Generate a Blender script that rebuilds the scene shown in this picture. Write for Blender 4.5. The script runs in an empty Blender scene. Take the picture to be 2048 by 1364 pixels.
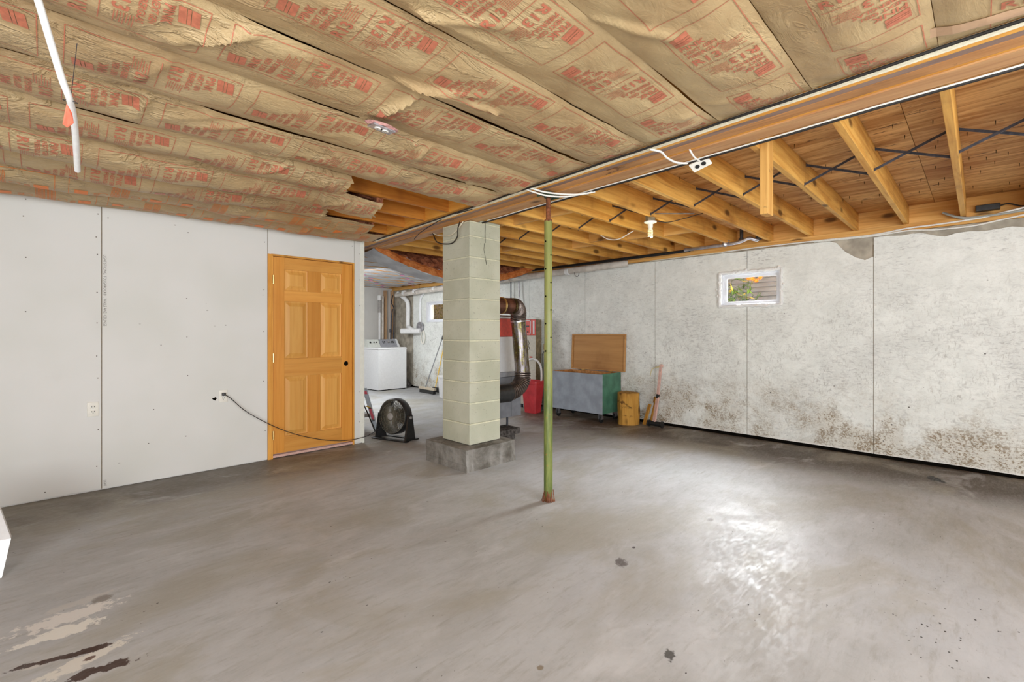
import bpy, bmesh, math, random
from mathutils import Vector, Matrix, noise
random.seed(7)
SC = bpy.context.scene
COL = SC.collection
PI = math.pi

# ------------------------------------------------------------------ camera, world, lights, exposure
cd = bpy.data.cameras.new('camera'); cam = bpy.data.objects.new('camera', cd); COL.objects.link(cam)
YAW = math.atan(936/932.5)                      # X axis lies this far right of the view direction
cd.sensor_width = 36; cd.lens = 932.5/2048*36
cd.shift_y = -(682-663)/2048; cd.clip_start = .02
cam.location = (0, 0, 1.3); cam.rotation_euler = (PI/2, 0, YAW-PI/2)
SC.camera = cam
w = bpy.data.worlds.new('sky'); SC.world = w; w.use_nodes = True
bg = w.node_tree.nodes['Background']; bg.inputs[0].default_value = (.86, .93, 1, 1); bg.inputs[1].default_value = .42
SC.view_settings.view_transform = 'Standard'; SC.view_settings.look = 'None'
SC.view_settings.exposure = 0.30; SC.view_settings.gamma = 1
SC.cycles.max_bounces = 10; SC.cycles.diffuse_bounces = 6; SC.cycles.transparent_max_bounces = 16
def area(name, loc, target, sx, sy, power, col=(1, 1, 1), spread=180):
    l = bpy.data.lights.new(name, 'AREA'); l.shape = 'RECTANGLE'; l.size = sx; l.size_y = sy; l.energy = power; l.color = col; l.spread = math.radians(spread)
    o = bpy.data.objects.new(name, l); COL.objects.link(o); o.location = loc
    o.rotation_euler = (Vector(target)-Vector(loc)).to_track_quat('-Z', 'Y').to_euler(); return o
area('daylight_over_window', (7.15, 1.95, 2.75), (5.2, 1.98, 1.35), 1.9, .95, 270, (.93, .97, 1), 75)
area('daylight_over_far_window', (7.15, 8.45, 2.6), (4.8, 8.4, 1.2), 1.3, .9, 60, (.95, .98, 1), 75)
area('rear_fill', (-2.2, -1.3, 1.35), (3.2, 2.6, 1.1), 2.6, 1.9, 165, (.90, .96, 1))  # added fill behind the camera, no door is built there
area('side_fill', (1.6, -2.6, 1.5), (3.4, 3, 1.2), 2.8, 1.3, 125, (.90, .96, 1))  # added fill from the near side, no window is built there
area('uplight_fill', (-1.0, 1.2, .35), (1.6, 2.6, 2.4), 1.6, 1.2, 20, (1, .98, .95))  # added low uplight that brightens the ceiling, no lamp stands there
area('laundry_fill', (3.4, 7.6, 2.12), (4.6, 8.0, 0), 1.2, 1.2, 66, (.97, .99, 1))  # added overhead fill for the laundry end, no fixture belongs to it

# ------------------------------------------------------------------ node helper
class N:
    def __init__(s, name, rough=.7, spec=.3, metal=0):
        s.m = bpy.data.materials.new(name); s.m.use_nodes = True; s.t = s.m.node_tree
        s.b = s.t.nodes['Principled BSDF']; s.b.inputs['Roughness'].default_value = rough
        s.b.inputs['Specular IOR Level'].default_value = spec; s.b.inputs['Metallic'].default_value = metal
    def n(s, k, **kw):
        x = s.t.nodes.new(k)
        for a, b in kw.items(): setattr(x, a, b)
        return x
    def l(s, a, b): s.t.links.new(a, b)
    def put(s, v, sock):
        if hasattr(v, 'is_linked') or isinstance(v, bpy.types.NodeSocket): s.l(v, sock)
        elif isinstance(v, (tuple, list)): sock.default_value = tuple(v)+((1,) if len(v) == 3 and sock.type == 'RGBA' else ())
        else: sock.default_value = v
    def pos(s): return s.n('ShaderNodeNewGeometry').outputs['Position']
    def obj(s): return s.n('ShaderNodeTexCoord').outputs['Object']
    def rnd(s): return s.n('ShaderNodeObjectInfo').outputs['Random']
    def sc(s, v, k, loc=(0, 0, 0), rot=(0, 0, 0)):
        x = s.n('ShaderNodeMapping'); s.l(v, x.inputs[0]); x.inputs['Scale'].default_value = k if isinstance(k, tuple) else (k, k, k)
        x.inputs['Rotation'].default_value = rot
        if isinstance(loc, tuple): x.inputs['Location'].default_value = loc
        else: s.l(loc, x.inputs['Location'])
        return x.outputs[0]
    def noise(s, v, scale=5, det=4, rough=.55, dist=0, out=0):
        x = s.n('ShaderNodeTexNoise'); s.l(v, x.inputs['Vector']); x.inputs['Scale'].default_value = scale
        x.inputs['Detail'].default_value = det; x.inputs['Roughness'].default_value = rough; x.inputs['Distortion'].default_value = dist
        return x.outputs[out]
    def vor(s, v, scale=5, feat='F1', out='Distance', rnd=1):
        x = s.n('ShaderNodeTexVoronoi', feature=feat); s.l(v, x.inputs['Vector']); x.inputs['Scale'].default_value = scale
        x.inputs['Randomness'].default_value = rnd; return x.outputs[out]
    def wave(s, v, scale, dist, det=2):
        x = s.n('ShaderNodeTexWave', bands_direction='Y'); s.l(v, x.inputs['Vector']); x.inputs['Scale'].default_value = scale
        x.inputs['Distortion'].default_value = dist; x.inputs['Detail'].default_value = det; return x.outputs['Fac']
    def math(s, op, a, b=0, c=0):
        x = s.n('ShaderNodeMath', operation=op); s.put(a, x.inputs[0]); s.put(b, x.inputs[1]); s.put(c, x.inputs[2]); return x.outputs[0]
    def mr(s, v, a, b, c=0, d=1):
        x = s.n('ShaderNodeMapRange'); x.clamp = True; x.interpolation_type = 'SMOOTHSTEP'; s.put(v, x.inputs[0])
        for i, q in enumerate((a, b, c, d)): x.inputs[i+1].default_value = q
        return x.outputs[0]
    def mix(s, f, a, b, mode='MIX'):
        x = s.n('ShaderNodeMix', data_type='RGBA', blend_type=mode); s.put(f, x.inputs[0]); s.put(a, x.inputs[6]); s.put(b, x.inputs[7]); return x.outputs[2]
    def xyz(s, v):
        x = s.n('ShaderNodeSeparateXYZ'); s.l(v, x.inputs[0]); return x.outputs
    def blob(s, v, cx, cy, rx, ry, ang=0, nz=None, soft=.25):
        X, Y, Z = s.xyz(s.sc(v, (1, 1, 1), (0, 0, 0)))
        dx = s.math('SUBTRACT', X, cx); dy = s.math('SUBTRACT', Y, cy); ca, sa = math.cos(ang), math.sin(ang)
        u = s.math('DIVIDE', s.math('ADD', s.math('MULTIPLY', dx, ca), s.math('MULTIPLY', dy, sa)), rx)
        q = s.math('DIVIDE', s.math('SUBTRACT', s.math('MULTIPLY', dy, ca), s.math('MULTIPLY', dx, sa)), ry)
        d = s.math('SQRT', s.math('ADD', s.math('MULTIPLY', u, u), s.math('MULTIPLY', q, q)))
        if nz is not None: d = s.math('ADD', d, nz)
        return s.mr(d, 1-soft, 1+soft, 1, 0)
    def bump(s, h, k=.3, dist=.01):
        x = s.n('ShaderNodeBump'); s.put(h, x.inputs['Height']); x.inputs['Strength'].default_value = k; x.inputs['Distance'].default_value = dist
        s.l(x.outputs[0], s.b.inputs['Normal'])
    def col(s, c): s.put(c, s.b.inputs['Base Color']); return s.m
def flat(name, c, rough=.6, spec=.3, metal=0, var=.12, scale=30):
    k = N(name, rough, spec, metal); v = k.noise(k.obj(), scale, 3)
    k.bump(v, .08, .004)
    return k.col(k.mix(k.mr(v, .3, .75), tuple(x*(1-var) for x in c), tuple(min(1, x*(1+var)) for x in c)))
def wood(name, dark, mid, light, axis=0, knots=True, stain=.25, scale=1, rough=.6, blotch=None):
    k = N(name, rough, .3); r = k.rnd(); off = k.n('ShaderNodeCombineXYZ')
    for i, f in enumerate((13, 7, 29)): k.l(k.math('MULTIPLY', r, f), off.inputs[i])
    p = k.obj(); g = [14*scale]*3; g[axis] = .9*scale
    v = k.sc(p, tuple(g), off.outputs[0]); n1 = k.noise(v, 1.2, 6, .6, 1.0)
    g2 = [60*scale]*3; g2[axis] = 2*scale; n2 = k.noise(k.sc(p, tuple(g2), off.outputs[0]), 1, 3)
    c = k.mix(k.mr(n1, .28, .68), mid, light); c = k.mix(k.mr(n2, .5, .8, 0, .35), c, dark)
    big = k.noise(k.sc(p, 1.6, off.outputs[0]), 1, 4, .6); c = k.mix(k.mr(big, .52, .75, 0, stain), c, dark)
    if knots:
        g3 = [5]*3; g3[axis] = 2.2; d = k.vor(k.sc(p, tuple(g3), off.outputs[0]), 1)
        c = k.mix(k.mr(d, .08, .2, .85, 0), c, tuple(x*.35 for x in dark))
    tint = k.mix(r, (.86, .84, .8), (1.06, 1.04, 1.0)); c = k.mix(1, c, tint, 'MULTIPLY')
    if blotch:
        nb = k.noise(k.sc(p, (3, 3, 8), off.outputs[0]), 1.3, 6, .7, .6); c = k.mix(k.mr(nb, .6, .66, 0, .85), c, blotch)
    k.bump(n2, .15, .004); return k.col(c)

# ------------------------------------------------------------------ materials
M = {}
M['joist'] = wood('joist_lumber', (.20, .06, .012), (.60, .27, .05), (.86, .50, .13), 0, stain=.6)
M['joist_red'] = wood('joist_lumber_dark', (.14, .03, .005), (.42, .14, .018), (.60, .25, .04), 0, stain=.6)
M['block'] = wood('blocking_lumber', (.28, .10, .025), (.66, .33, .08), (.84, .50, .17), 1, stain=.3)
M['stub'] = wood('stub_lumber', (.25, .09, .02), (.62, .30, .07), (.82, .48, .15), 2, stain=.4, blotch=(.03, .02, .015))
M['ply'] = wood('beam_lumber', (.20, .08, .035), (.46, .23, .10), (.62, .36, .17), 1, stain=.5, rough=.5)
M['ply_orange'] = wood('beam_orange_lumber', (.42, .15, .02), (.76, .34, .055), (.86, .44, .09), 1, knots=False, stain=.3)
M['ply_grey'] = wood('beam_grey_lumber', (.10, .065, .055), (.22, .145, .125), (.33, .23, .19), 1, knots=False, stain=.5)
M['ply_stain'] = wood('beam_stained_lumber', (.10, .035, .012), (.42, .19, .07), (.56, .28, .11), 1, knots=False, stain=.4, blotch=(.10, .035, .012))
M['door'] = wood('door_pine', (.38, .12, .015), (.62, .245, .035), (.71, .32, .06), 2, knots=False, stain=.25, scale=.8, rough=.45)
M['door_rail'] = wood('door_rail_pine', (.44, .16, .025), (.69, .30, .055), (.78, .38, .085), 0, knots=False, stain=.3, scale=.8, rough=.45)
M['door_panel'] = wood('door_panel_pine', (.48, .18, .03), (.70, .33, .07), (.78, .42, .11), 2, knots=False, stain=.1, scale=.7, rough=.42)
M['seam'] = flat('seam_brown_grey', (.24, .19, .13), .9, .1)  # brown-grey colour of the joints between panels
M['jamb'] = wood('jamb_pine', (.32, .11, .015), (.66, .29, .05), (.78, .39, .08), 2, stain=.4)
M['stud'] = wood('stud_lumber', (.30, .16, .08), (.52, .32, .18), (.66, .44, .27), 2, stain=.3)
M['lid'] = wood('chest_lid_board', (.24, .10, .035), (.40, .20, .07), (.50, .27, .10), 1, knots=False, stain=.5, scale=.5, rough=.5)
def subfloor():
    k = N('subfloor_plywood', .65, .25); p = k.obj(); r = k.rnd(); off = k.n('ShaderNodeCombineXYZ')
    for i, f in enumerate((31, 17, 5)): k.l(k.math('MULTIPLY', r, f), off.inputs[i])
    n1 = k.noise(k.sc(p, (9, 1.3, 9), off.outputs[0]), 1.3, 7, .65, 1.2); n2 = k.noise(k.sc(p, (45, 3, 9), off.outputs[0]), 1, 3)
    c = k.mix(k.mr(n1, .3, .7), (.40, .175, .04), (.80, .49, .20)); c = k.mix(k.mr(n2, .55, .8, 0, .4), c, (.30, .10, .02))
    big = k.noise(k.sc(p, .9, off.outputs[0]), 1, 3); c = k.mix(k.mr(big, .5, .7, 0, .6), c, (.36, .13, .025))
    d = k.noise(k.sc(p, (16, 2.2, 4), off.outputs[0]), 1.4, 5, .7, .5); c = k.mix(k.mr(d, .60, .65, 0, .9), c, (.07, .025, .01))
    k.bump(n2, .15, .004); return k.col(c)
M['subfloor'] = subfloor()
def kraft(name, a, b, rough=.42):
    k = N(name, rough, .45); p = k.pos()
    n1 = k.noise(k.sc(p, (1, 1.6, 1)), 2.3, 5, .6, .6); n2 = k.noise(p, 90, 3); n3 = k.noise(k.sc(p, (3, 7, 3), rot=(0, 0, .5)), 2.2, 7, .68, 2.2)
    c = k.mix(k.mr(n1, .3, .7), a, b); c = k.mix(k.mr(n2, .45, .75, 0, .12), c, (.30, .20, .10))
    rg = k.math('ABSOLUTE', k.math('SUBTRACT', k.noise(k.sc(p, (2.2, 5, 3), rot=(0, 0, .4)), 2.0, 5, .6, 1.2), .5)); rg = k.mr(rg, 0, .07, 1, 0)
    gate = k.math('MULTIPLY', k.mr(k.noise(p, 1.9, 3), .46, .62), k.mr(k.xyz(p)[1], .8, 3.2, .10, 1)); cr = k.math('MULTIPLY', rg, gate)
    k.bump(k.math('ADD', k.math('ADD', k.math('MULTIPLY', n3, k.mr(k.xyz(p)[1], .6, 2.8, .2, 1)), k.math('MULTIPLY', cr, 1.1)), k.math('MULTIPLY', n2, .06)), .6, .024); return k.col(c)
M['kraft'] = kraft('kraft_facing', (.43, .285, .14), (.56, .41, .215))
M['print'] = flat('red_print', (.50, .165, .095), .5, .3, var=.15, scale=60)
M['print_orange'] = flat('orange_print', (.78, .22, .045), .5, .3, var=.12, scale=60)
M['tape'] = flat('peach_tape', (.68, .44, .27), .5, .3, var=.05)
M['ink'] = flat('dark_ink', (.16, .14, .12), .7, .1, var=.3, scale=200)
def fibre(name, a, b, c2):
    k = N(name, 1, .05); p = k.pos(); n1 = k.noise(p, 9, 8, .75, .8); n2 = k.noise(p, 45, 4, .7)
    c = k.mix(k.mr(n1, .35, .62), a, b); c = k.mix(k.mr(n2, .5, .7, 0, .5), c, c2); k.bump(k.math('ADD', n1, k.math('MULTIPLY', n2, .4)), .9, .04); return k.col(c)
M['fiber'] = fibre('brown_fiberglass', (.16, .05, .03), (.70, .26, .13), (.60, .30, .20))
M['fiber_orange'] = fibre('orange_fiberglass', (.62, .16, .04), (.90, .36, .12), (.75, .26, .08))
M['fiber_pink'] = fibre('pink_fiberglass', (.62, .28, .26), (.85, .48, .44), (.9, .6, .55))
def foil():
    k = N('foil_facing', .42, .5, .1); p = k.pos(); n3 = k.noise(k.sc(p, (3, 8, 3)), 3.5, 8, .75, 2.6); n1 = k.noise(p, 4, 4)
    k.bump(n3, 1, .05); return k.col(k.mix(k.mr(n1, .35, .65), (.72, .73, .77), (.95, .96, .99)))
M['foil'] = foil()
M['pink_print'] = flat('pink_print', (.82, .30, .52), .5)
def floorm():
    k = N('concrete_floor', .5, .5); p = k.pos()
    big = k.noise(p, .55, 5, .6, .5); med = k.noise(k.sc(p, (1.2, 3.2, 1), rot=(0, 0, .35)), 1.5, 7, .66, .7); fine = k.noise(p, 26, 6, .7); st = k.noise(k.sc(p, (2, 11, 1), rot=(0, 0, -.5)), 2.2, 5, .7)
    c = k.mix(k.mr(big, .35, .65), (.36, .36, .35), (.45, .465, .485))
    c = k.mix(k.mr(med, .3, .72, .0, .50), c, (.56, .575, .59)); c = k.mix(k.mr(st, .50, .75, 0, .5), c, (.27, .255, .225)); c = k.mix(k.mr(fine, .5, .8, 0, .32), c, (.23, .22, .20))
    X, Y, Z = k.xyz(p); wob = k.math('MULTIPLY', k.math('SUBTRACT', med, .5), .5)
    # brown band of shade painted into the floor along outer wall and partition
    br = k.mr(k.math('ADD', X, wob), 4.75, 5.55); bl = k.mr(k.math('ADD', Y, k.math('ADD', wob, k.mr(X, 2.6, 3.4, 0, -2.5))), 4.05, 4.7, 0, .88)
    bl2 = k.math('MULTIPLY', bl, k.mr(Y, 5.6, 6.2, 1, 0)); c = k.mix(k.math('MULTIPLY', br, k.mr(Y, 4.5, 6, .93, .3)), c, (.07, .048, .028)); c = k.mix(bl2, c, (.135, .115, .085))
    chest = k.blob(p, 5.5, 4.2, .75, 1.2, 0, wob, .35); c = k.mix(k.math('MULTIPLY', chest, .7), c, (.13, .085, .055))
    brown = k.mr(k.noise(k.sc(p, (1, 1.6, 1), rot=(0, 0, .3)), .9, 5, .6, .6), .46, .64, 0, .62); c = k.mix(brown, c, (.335, .315, .255)); wht = k.mr(k.noise(k.sc(p, (1, 2, 1), rot=(0, 0, .3)), 1.3, 6, .65, .8), .56, .70, 0, .4); c = k.mix(wht, c, (.62, .63, .65))
    # specks
    for s_, a, b_, colr in ((9, .045, .06, (.04, .035, .03)), (21, .05, .07, (.09, .075, .06))):
        d = k.vor(k.sc(p, (1, 1.7, 1), rot=(0, 0, .8)), s_); gate = k.mr(k.noise(p, 3.1, 2), .52, .58)
        c = k.mix(k.math('MULTIPLY', k.mr(d, a, b_, 1, 0), gate), c, colr)
    nz = k.math('MULTIPLY', k.math('SUBTRACT', k.noise(k.sc(p, (1, 1, 1)), 18, 4, .7), .5), 3.2); nz2 = k.math('MULTIPLY', k.math('SUBTRACT', k.noise(p, 30, 4, .7), .5), 2.2)
    for cx, cy, rx, ry, an, sf, cl, am in (
            (.075, 2.93, .17, .055, .05, .15, (.74, .72, .69), .9), (.05, 2.80, .13, .045, .0, .15, (.78, .77, .72), .95), (.10, 3.05, .12, .03, .1, .15, (.55, .53, .5), .6),
            (.10, 2.50, .15, .04, .3, .15, (.70, .68, .62), .9), (-.02, 2.60, .05, .02, 0, .15, (.58, .56, .52), .7),
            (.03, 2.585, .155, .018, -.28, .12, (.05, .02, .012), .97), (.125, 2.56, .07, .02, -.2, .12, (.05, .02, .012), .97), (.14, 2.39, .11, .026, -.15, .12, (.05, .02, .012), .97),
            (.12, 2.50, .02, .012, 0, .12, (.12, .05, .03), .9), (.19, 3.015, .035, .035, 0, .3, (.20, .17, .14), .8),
            (2.288, 1.424, .045, .03, .6, .3, (.09, .075, .07), .9), (1.77, .88, .035, .02, .4, .2, (.05, .045, .04), .95), (5.54, .28, .09, .05, .5, .15, (.01, .008, .008), .97),
            (2.5, 1.47, .012, .009, 0, .2, (.05, .04, .04), 1), (3.24, 1.314, .03, .02, 0, .3, (.2, .17, .16), .8), (1.35, 1.2, .014, .014, 0, .2, (.2, .15, .09), .8)):
        c = k.mix(k.math('MULTIPLY', k.blob(p, cx, cy, rx, ry, an, nz if rx > .05 else nz2, sf), am), c, cl)
    # cluster of black drops in the near right corner
    d = k.vor(k.sc(p, (1, 1.5, 1), rot=(0, 0, .3)), 24); gate = k.math('MULTIPLY', k.blob(p, 2.75, .02, .55, .3, .2, None, .5), k.mr(k.noise(p, 9, 2), .46, .56))
    c = k.mix(k.math('MULTIPLY', k.mr(d, .13, .17, 1, 0), gate), c, (.03, .028, .025))
    dust = k.mr(k.noise(p, 3, 7, .7, .8), .35, .62, .0, 1)
    fs = k.noise(k.sc(p, (4, 16, 1), rot=(0, 0, .9)), 4, 6, .7, 1.0); k.put(k.math('ADD', k.mr(dust, 0, 1, .36, .48), k.mr(fs, .35, .65, 0, .22)), k.b.inputs['Roughness']); k.bump(k.math('ADD', k.math('MULTIPLY', fs, .25), k.math('MULTIPLY', fine, .3)), .22, .004)
    return k.col(c)
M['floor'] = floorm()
def osb():
    k = N('painted_chipboard', .6, .3); p = k.pos(); X, Y, Z = k.xyz(p)
    w1 = k.noise(p, 5, 5, .7, .3)
    fa = k.noise(k.sc(p, (1, 15, 60), rot=(.28, 0, 0)), 1, 4, .68, .7); fb = k.noise(k.sc(p, (1, 58, 17), rot=(.7, 0, 0)), 1, 4, .68, .7); fc = k.noise(k.sc(p, (1, 18, 56), rot=(-.55, 0, 0)), 1, 4, .66, .6)
    base = k.mix(k.mr(w1, .35, .65), (.78, .80, .76), (.87, .89, .85))
    cloud = k.mr(k.noise(p, 1.3, 5, .65), .42, .64); cl2 = k.mr(k.noise(p, 3.7, 4, .6), .4, .62)
    g1 = k.math('MULTIPLY', k.mr(fa, .52, .66), k.math('ADD', .12, k.math('MULTIPLY', cloud, .8))); c = k.mix(k.math('MULTIPLY', g1, .75), base, (.34, .335, .33))
    g2 = k.math('MULTIPLY', k.mr(fb, .53, .66), k.math('MULTIPLY', cl2, k.mr(Z, 2.1, .9, .15, 1))); c = k.mix(k.math('MULTIPLY', g2, .7), c, (.40, .385, .35))
    c = k.mix(k.math('MULTIPLY', cloud, k.mr(Z, 2.2, 1.2, .08, .25)), c, (.50, .50, .485))
    c = k.mix(k.math('MULTIPLY', k.mr(fc, .58, .68, 0, .8), k.mr(Z, 1.7, .4, .2, 1)), c, (.90, .895, .86))
    lown = k.noise(p, 2.1, 4, .65, .4); low = k.math('MULTIPLY', k.mr(k.math('ADD', Z, k.math('MULTIPLY', lown, -.6)), .50, -.05), k.mr(lown, .34, .58))
    c = k.mix(k.math('MULTIPLY', low, .45), c, (.52, .46, .36))
    mold = k.math('MULTIPLY', low, k.mr(k.math('MULTIPLY', k.noise(k.sc(p, (1, 46, 60), rot=(.3, 0, 0)), 1, 5, .7, .4), k.math('ADD', .55, k.noise(p, 9, 3))), .50, .62)); c = k.mix(k.math('MULTIPLY', mold, .85), c, (.22, .145, .065))
    f1 = k.noise(k.sc(p, (1, 60, 90), rot=(.2, 0, 0)), 1, 4, .75, .8); c = k.mix(k.mr(f1, .54, .74, 0, .30), c, (.47, .46, .44)); c = k.mix(k.mr(f1, .46, .30, 0, .35), c, (.90, .91, .87))
    f2 = k.noise(k.sc(p, (1, 11, 16), rot=(.5, 0, 0)), 1, 6, .75, 1.4); c = k.mix(k.math('MULTIPLY', k.mr(f2, .50, .66, 0, .42), k.mr(Z, 2.25, 1.3, .3, 1)), c, (.44, .435, .415)); c = k.mix(k.math('MULTIPLY', k.mr(f2, .66, .72, 0, .5), k.mr(Z, 1.5, .5, .0, 1)), c, (.40, .33, .22))
    d = k.vor(p, 11); c = k.mix(k.math('MULTIPLY', k.mr(d, .055, .08, 1, 0), k.mr(k.noise(p, 5, 2), .5, .6)), c, (.06, .05, .04))
    c = k.mix(k.mr(k.math('ADD', Z, k.math('MULTIPLY', w1, .05)), .06, .085, .8, 0), c, (.82, .81, .77))
    k.bump(k.math('ADD', fa, k.math('ADD', fb, fc)), .4, .005); return k.col(c)
M['osb'] = osb()
def drywall():
    k = N('drywall_paper', .75, .2); p = k.pos(); n1 = k.noise(p, .9, 3); n2 = k.noise(p, 5, 5, .7)
    c = k.mix(k.mr(n1, .35, .65), (.70, .695, .655), (.755, .745, .72)); c = k.mix(k.mr(n2, .62, .8, 0, .1), c, (.58, .56, .52))
    sp = k.math('MULTIPLY', k.mr(k.vor(k.sc(p, (1, 1, 1.6), rot=(0, .6, 0)), 5.5), .035, .055, 1, 0), k.mr(k.noise(p, 4, 2), .52, .6)); c = k.mix(k.math('MULTIPLY', sp, .6), c, (.30, .28, .26))
    return k.col(c)
M['drywall'] = drywall()
M['trim_white'] = flat('white_corner_bead', (.80, .80, .72), .5, var=.04)
def blockm():
    k = N('painted_block', .8, .25); p = k.pos(); n1 = k.noise(p, 2.2, 4); n2 = k.noise(p, 45, 5, .75); n3 = k.noise(p, 12, 5, .7)
    c = k.mix(k.mr(n1, .35, .65), (.47, .475, .365), (.56, .56, .45)); c = k.mix(k.mr(n3, .58, .75, 0, .3), c, (.35, .34, .28)); c = k.mix(k.mr(n2, .60, .70, 0, .75), c, (.20, .19, .155))
    k.bump(n2, .5, .006); return k.col(c)
M['cmu'] = blockm()
M['mortar'] = flat('painted_mortar', (.66, .65, .49), .8, .2, var=.08, scale=40)
def foot():
    k = N('footing_concrete', .85, .2); p = k.pos(); n1 = k.noise(p, 3.5, 6, .7, .6); n2 = k.noise(p, 40, 5, .7); s_ = k.noise(k.sc(p, (14, 14, 1.5)), 1, 4)
    c = k.mix(k.mr(n1, .3, .7), (.09, .08, .065), (.28, .265, .24)); c = k.mix(k.mr(s_, .55, .75, 0, .4), c, (.47, .46, .44)); c = k.mix(k.mr(n2, .6, .7, 0, .5), c, (.08, .075, .065)); k.bump(n1, .6, .01); return k.col(c)
M['footing'] = foot()
M['foundation'] = flat('foundation_concrete', (.42, .38, .31), .85, .2, var=.25, scale=7)
def postm():
    k = N('green_post_paint', .38, .5); p = k.pos(); n1 = k.noise(k.sc(p, (22, 22, 3)), 1, 5, .7); n2 = k.noise(p, 34, 5, .75); X, Y, Z = k.xyz(p)
    c = k.mix(k.mr(n1, .35, .65), (.085, .125, .025), (.22, .25, .06)); c = k.mix(k.mr(n2, .60, .68, 0, .9), c, (.36, .14, .03)); c = k.mix(k.mr(k.math('ADD', Z, k.math('MULTIPLY', n2, .1)), .02, .16, .9, 0), c, (.16, .07, .025))
    c = k.mix(k.mr(k.math('ADD', Z, k.math('MULTIPLY', n1, .5)), .9, 1.45, 0, .5), c, (.33, .32, .11)); return k.col(c)
M['post'] = postm()
M['rust'] = flat('rusty_screw', (.20, .065, .025), .6, .4, var=.4)
M['post_plate'] = flat('dark_green_plate', (.05, .085, .05), .5, .4, var=.3)
M['black'] = flat('black_plastic', (.018, .018, .018), .38, .5, var=.3)
M['black_rubber'] = flat('black_rubber', (.012, .012, .012), .6, .3)
M['hole'] = flat('dark_hole', (.006, .005, .004), 1, 0)
M['steel'] = flat('dark_steel_strap', (.075, .08, .10), .42, .5, .6, var=.3)
M['grille'] = flat('fan_grille', (.15, .135, .10), .35, .5, var=.3)
M['galv'] = flat('galvanised_sheet', (.50, .49, .53), .34, .5, .85, var=.25, scale=14)
def flue():
    k = N('stained_flue_metal', .32, .5, .8); p = k.pos(); n1 = k.noise(k.sc(p, (22, 22, 3)), 1, 5, .7); n2 = k.noise(p, 50, 4, .7)
    c = k.mix(k.mr(n1, .36, .54), (.34, .31, .35), (.09, .065, .03)); c = k.mix(k.mr(n2, .5, .65, 0, .8), c, (.26, .25, .06)); return k.col(c)
M['flue'] = flue()
M['flue_brown'] = flat('brown_flue_pipe', (.13, .055, .035), .42, .5, .6, var=.5, scale=12)
M['corr'] = flat('corrugated_flue', (.20, .16, .14), .36, .5, .8, var=.4, scale=18)
M['white'] = flat('white_enamel', (.80, .81, .82), .32, .5, var=.03)
M['white_pvc'] = flat('white_pvc', (.80, .80, .79), .4, .4, var=.05)
M['dirty_pvc'] = flat('dirty_pvc', (.62, .57, .51), .5, .4, var=.18, scale=9)
M['cable'] = flat('cream_cable', (.78, .72, .56), .5, .3, var=.1, scale=60)
M['cable_white'] = flat('white_cable', (.78, .77, .72), .5, .3, var=.06, scale=60)
M['cable_black'] = flat('black_cable', (.025, .022, .02), .5, .3)
M['cable_grey'] = flat('grey_cable', (.35, .36, .33), .5, .3)
M['ivory'] = flat('ivory_plastic', (.83, .80, .72), .4, .4, var=.04)
M['grey_panel'] = flat('grey_console', (.33, .34, .37), .35, .5, var=.1)
M['console_pale'] = flat('pale_console', (.68, .71, .66), .35, .5, var=.06)
M['chest_grey'] = flat('grey_painted_board', (.30, .335, .385), .5, .35, var=.14, scale=7)
M['chest_green'] = flat('green_painted_board', (.075, .20, .13), .5, .35, var=.25, scale=7)
M['chest_in'] = flat('bare_board', (.52, .25, .09), .6, .2, var=.25)
M['stump'] = wood('split_log', (.17, .075, .018), (.42, .20, .035), (.62, .34, .07), 2, stain=.6, scale=.5, rough=.8, blotch=(.10, .045, .012))
M['bark'] = flat('log_bark', (.12, .065, .03), .9, .1, var=.4)
M['pink'] = flat('faded_pink_plastic', (.66, .42, .36), .5, .35, var=.12)
M['pale_metal'] = flat('pale_yellow_metal', (.58, .50, .28), .4, .4, var=.2)
M['red_bin'] = flat('red_plastic', (.58, .045, .055), .35, .5, var=.15, scale=8)
M['red'] = flat('red_enamel', (.70, .07, .045), .4, .5, var=.12)
M['furnace'] = flat('grey_furnace_sheet', (.25, .265, .30), .42, .5, .3, var=.15, scale=8)
M['beige'] = flat('beige_enamel', (.60, .57, .49), .45, .4, var=.08)
M['brown_metal'] = flat('brown_enamel', (.24, .19, .11), .5, .4, var=.3)
M['cobble'] = flat('dark_footing_block', (.10, .09, .085), .9, .2, var=.6, scale=25)
M['brass'] = flat('brass', (.75, .55, .22), .3, .5, .9)
M['blue_label'] = flat('pale_blue_rail', (.52, .60, .68), .4, .4, var=.08)
M['sticker'] = flat('pink_red_sticker', (.80, .14, .20), .5)
M['grey_plastic'] = flat('grey_plastic', (.35, .33, .31), .5, .4)
M['yellow_pole'] = flat('yellow_pole', (.78, .50, .07), .4, .4)
M['grey_pole'] = flat('grey_pole', (.25, .26, .27), .4, .4)
M['broom_wood'] = flat('broom_block', (.55, .47, .36), .7, .2)
M['vinyl'] = flat('white_vinyl', (.70, .71, .74), .35, .4, var=.03)
M['foam'] = flat('spray_foam', (.82, .82, .80), .8, .2, var=.04)
M['siding'] = flat('grey_siding', (.26, .26, .28), .6, .3, var=.12, scale=5)
M['leaf'] = flat('green_leaf', (.13, .24, .035), .5, .4, var=.5, scale=12)
M['leaf_dark'] = flat('dark_leaf', (.06, .11, .03), .5, .4, var=.5, scale=12)
M['leaf_gold'] = flat('golden_leaf', (.52, .38, .07), .5, .4, var=.5, scale=12)
M['petal'] = flat('orange_petal', (.62, .20, .03), .5, .3, var=.25)
M['soil'] = flat('soil', (.10, .07, .045), .95, .1, var=.4)
M['flag'] = flat('orange_red_flag', (.95, .22, .14), .5, .3, var=.1)
M['mirror_card'] = flat('black_display', (.02, .02, .02), .3, .4)
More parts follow.
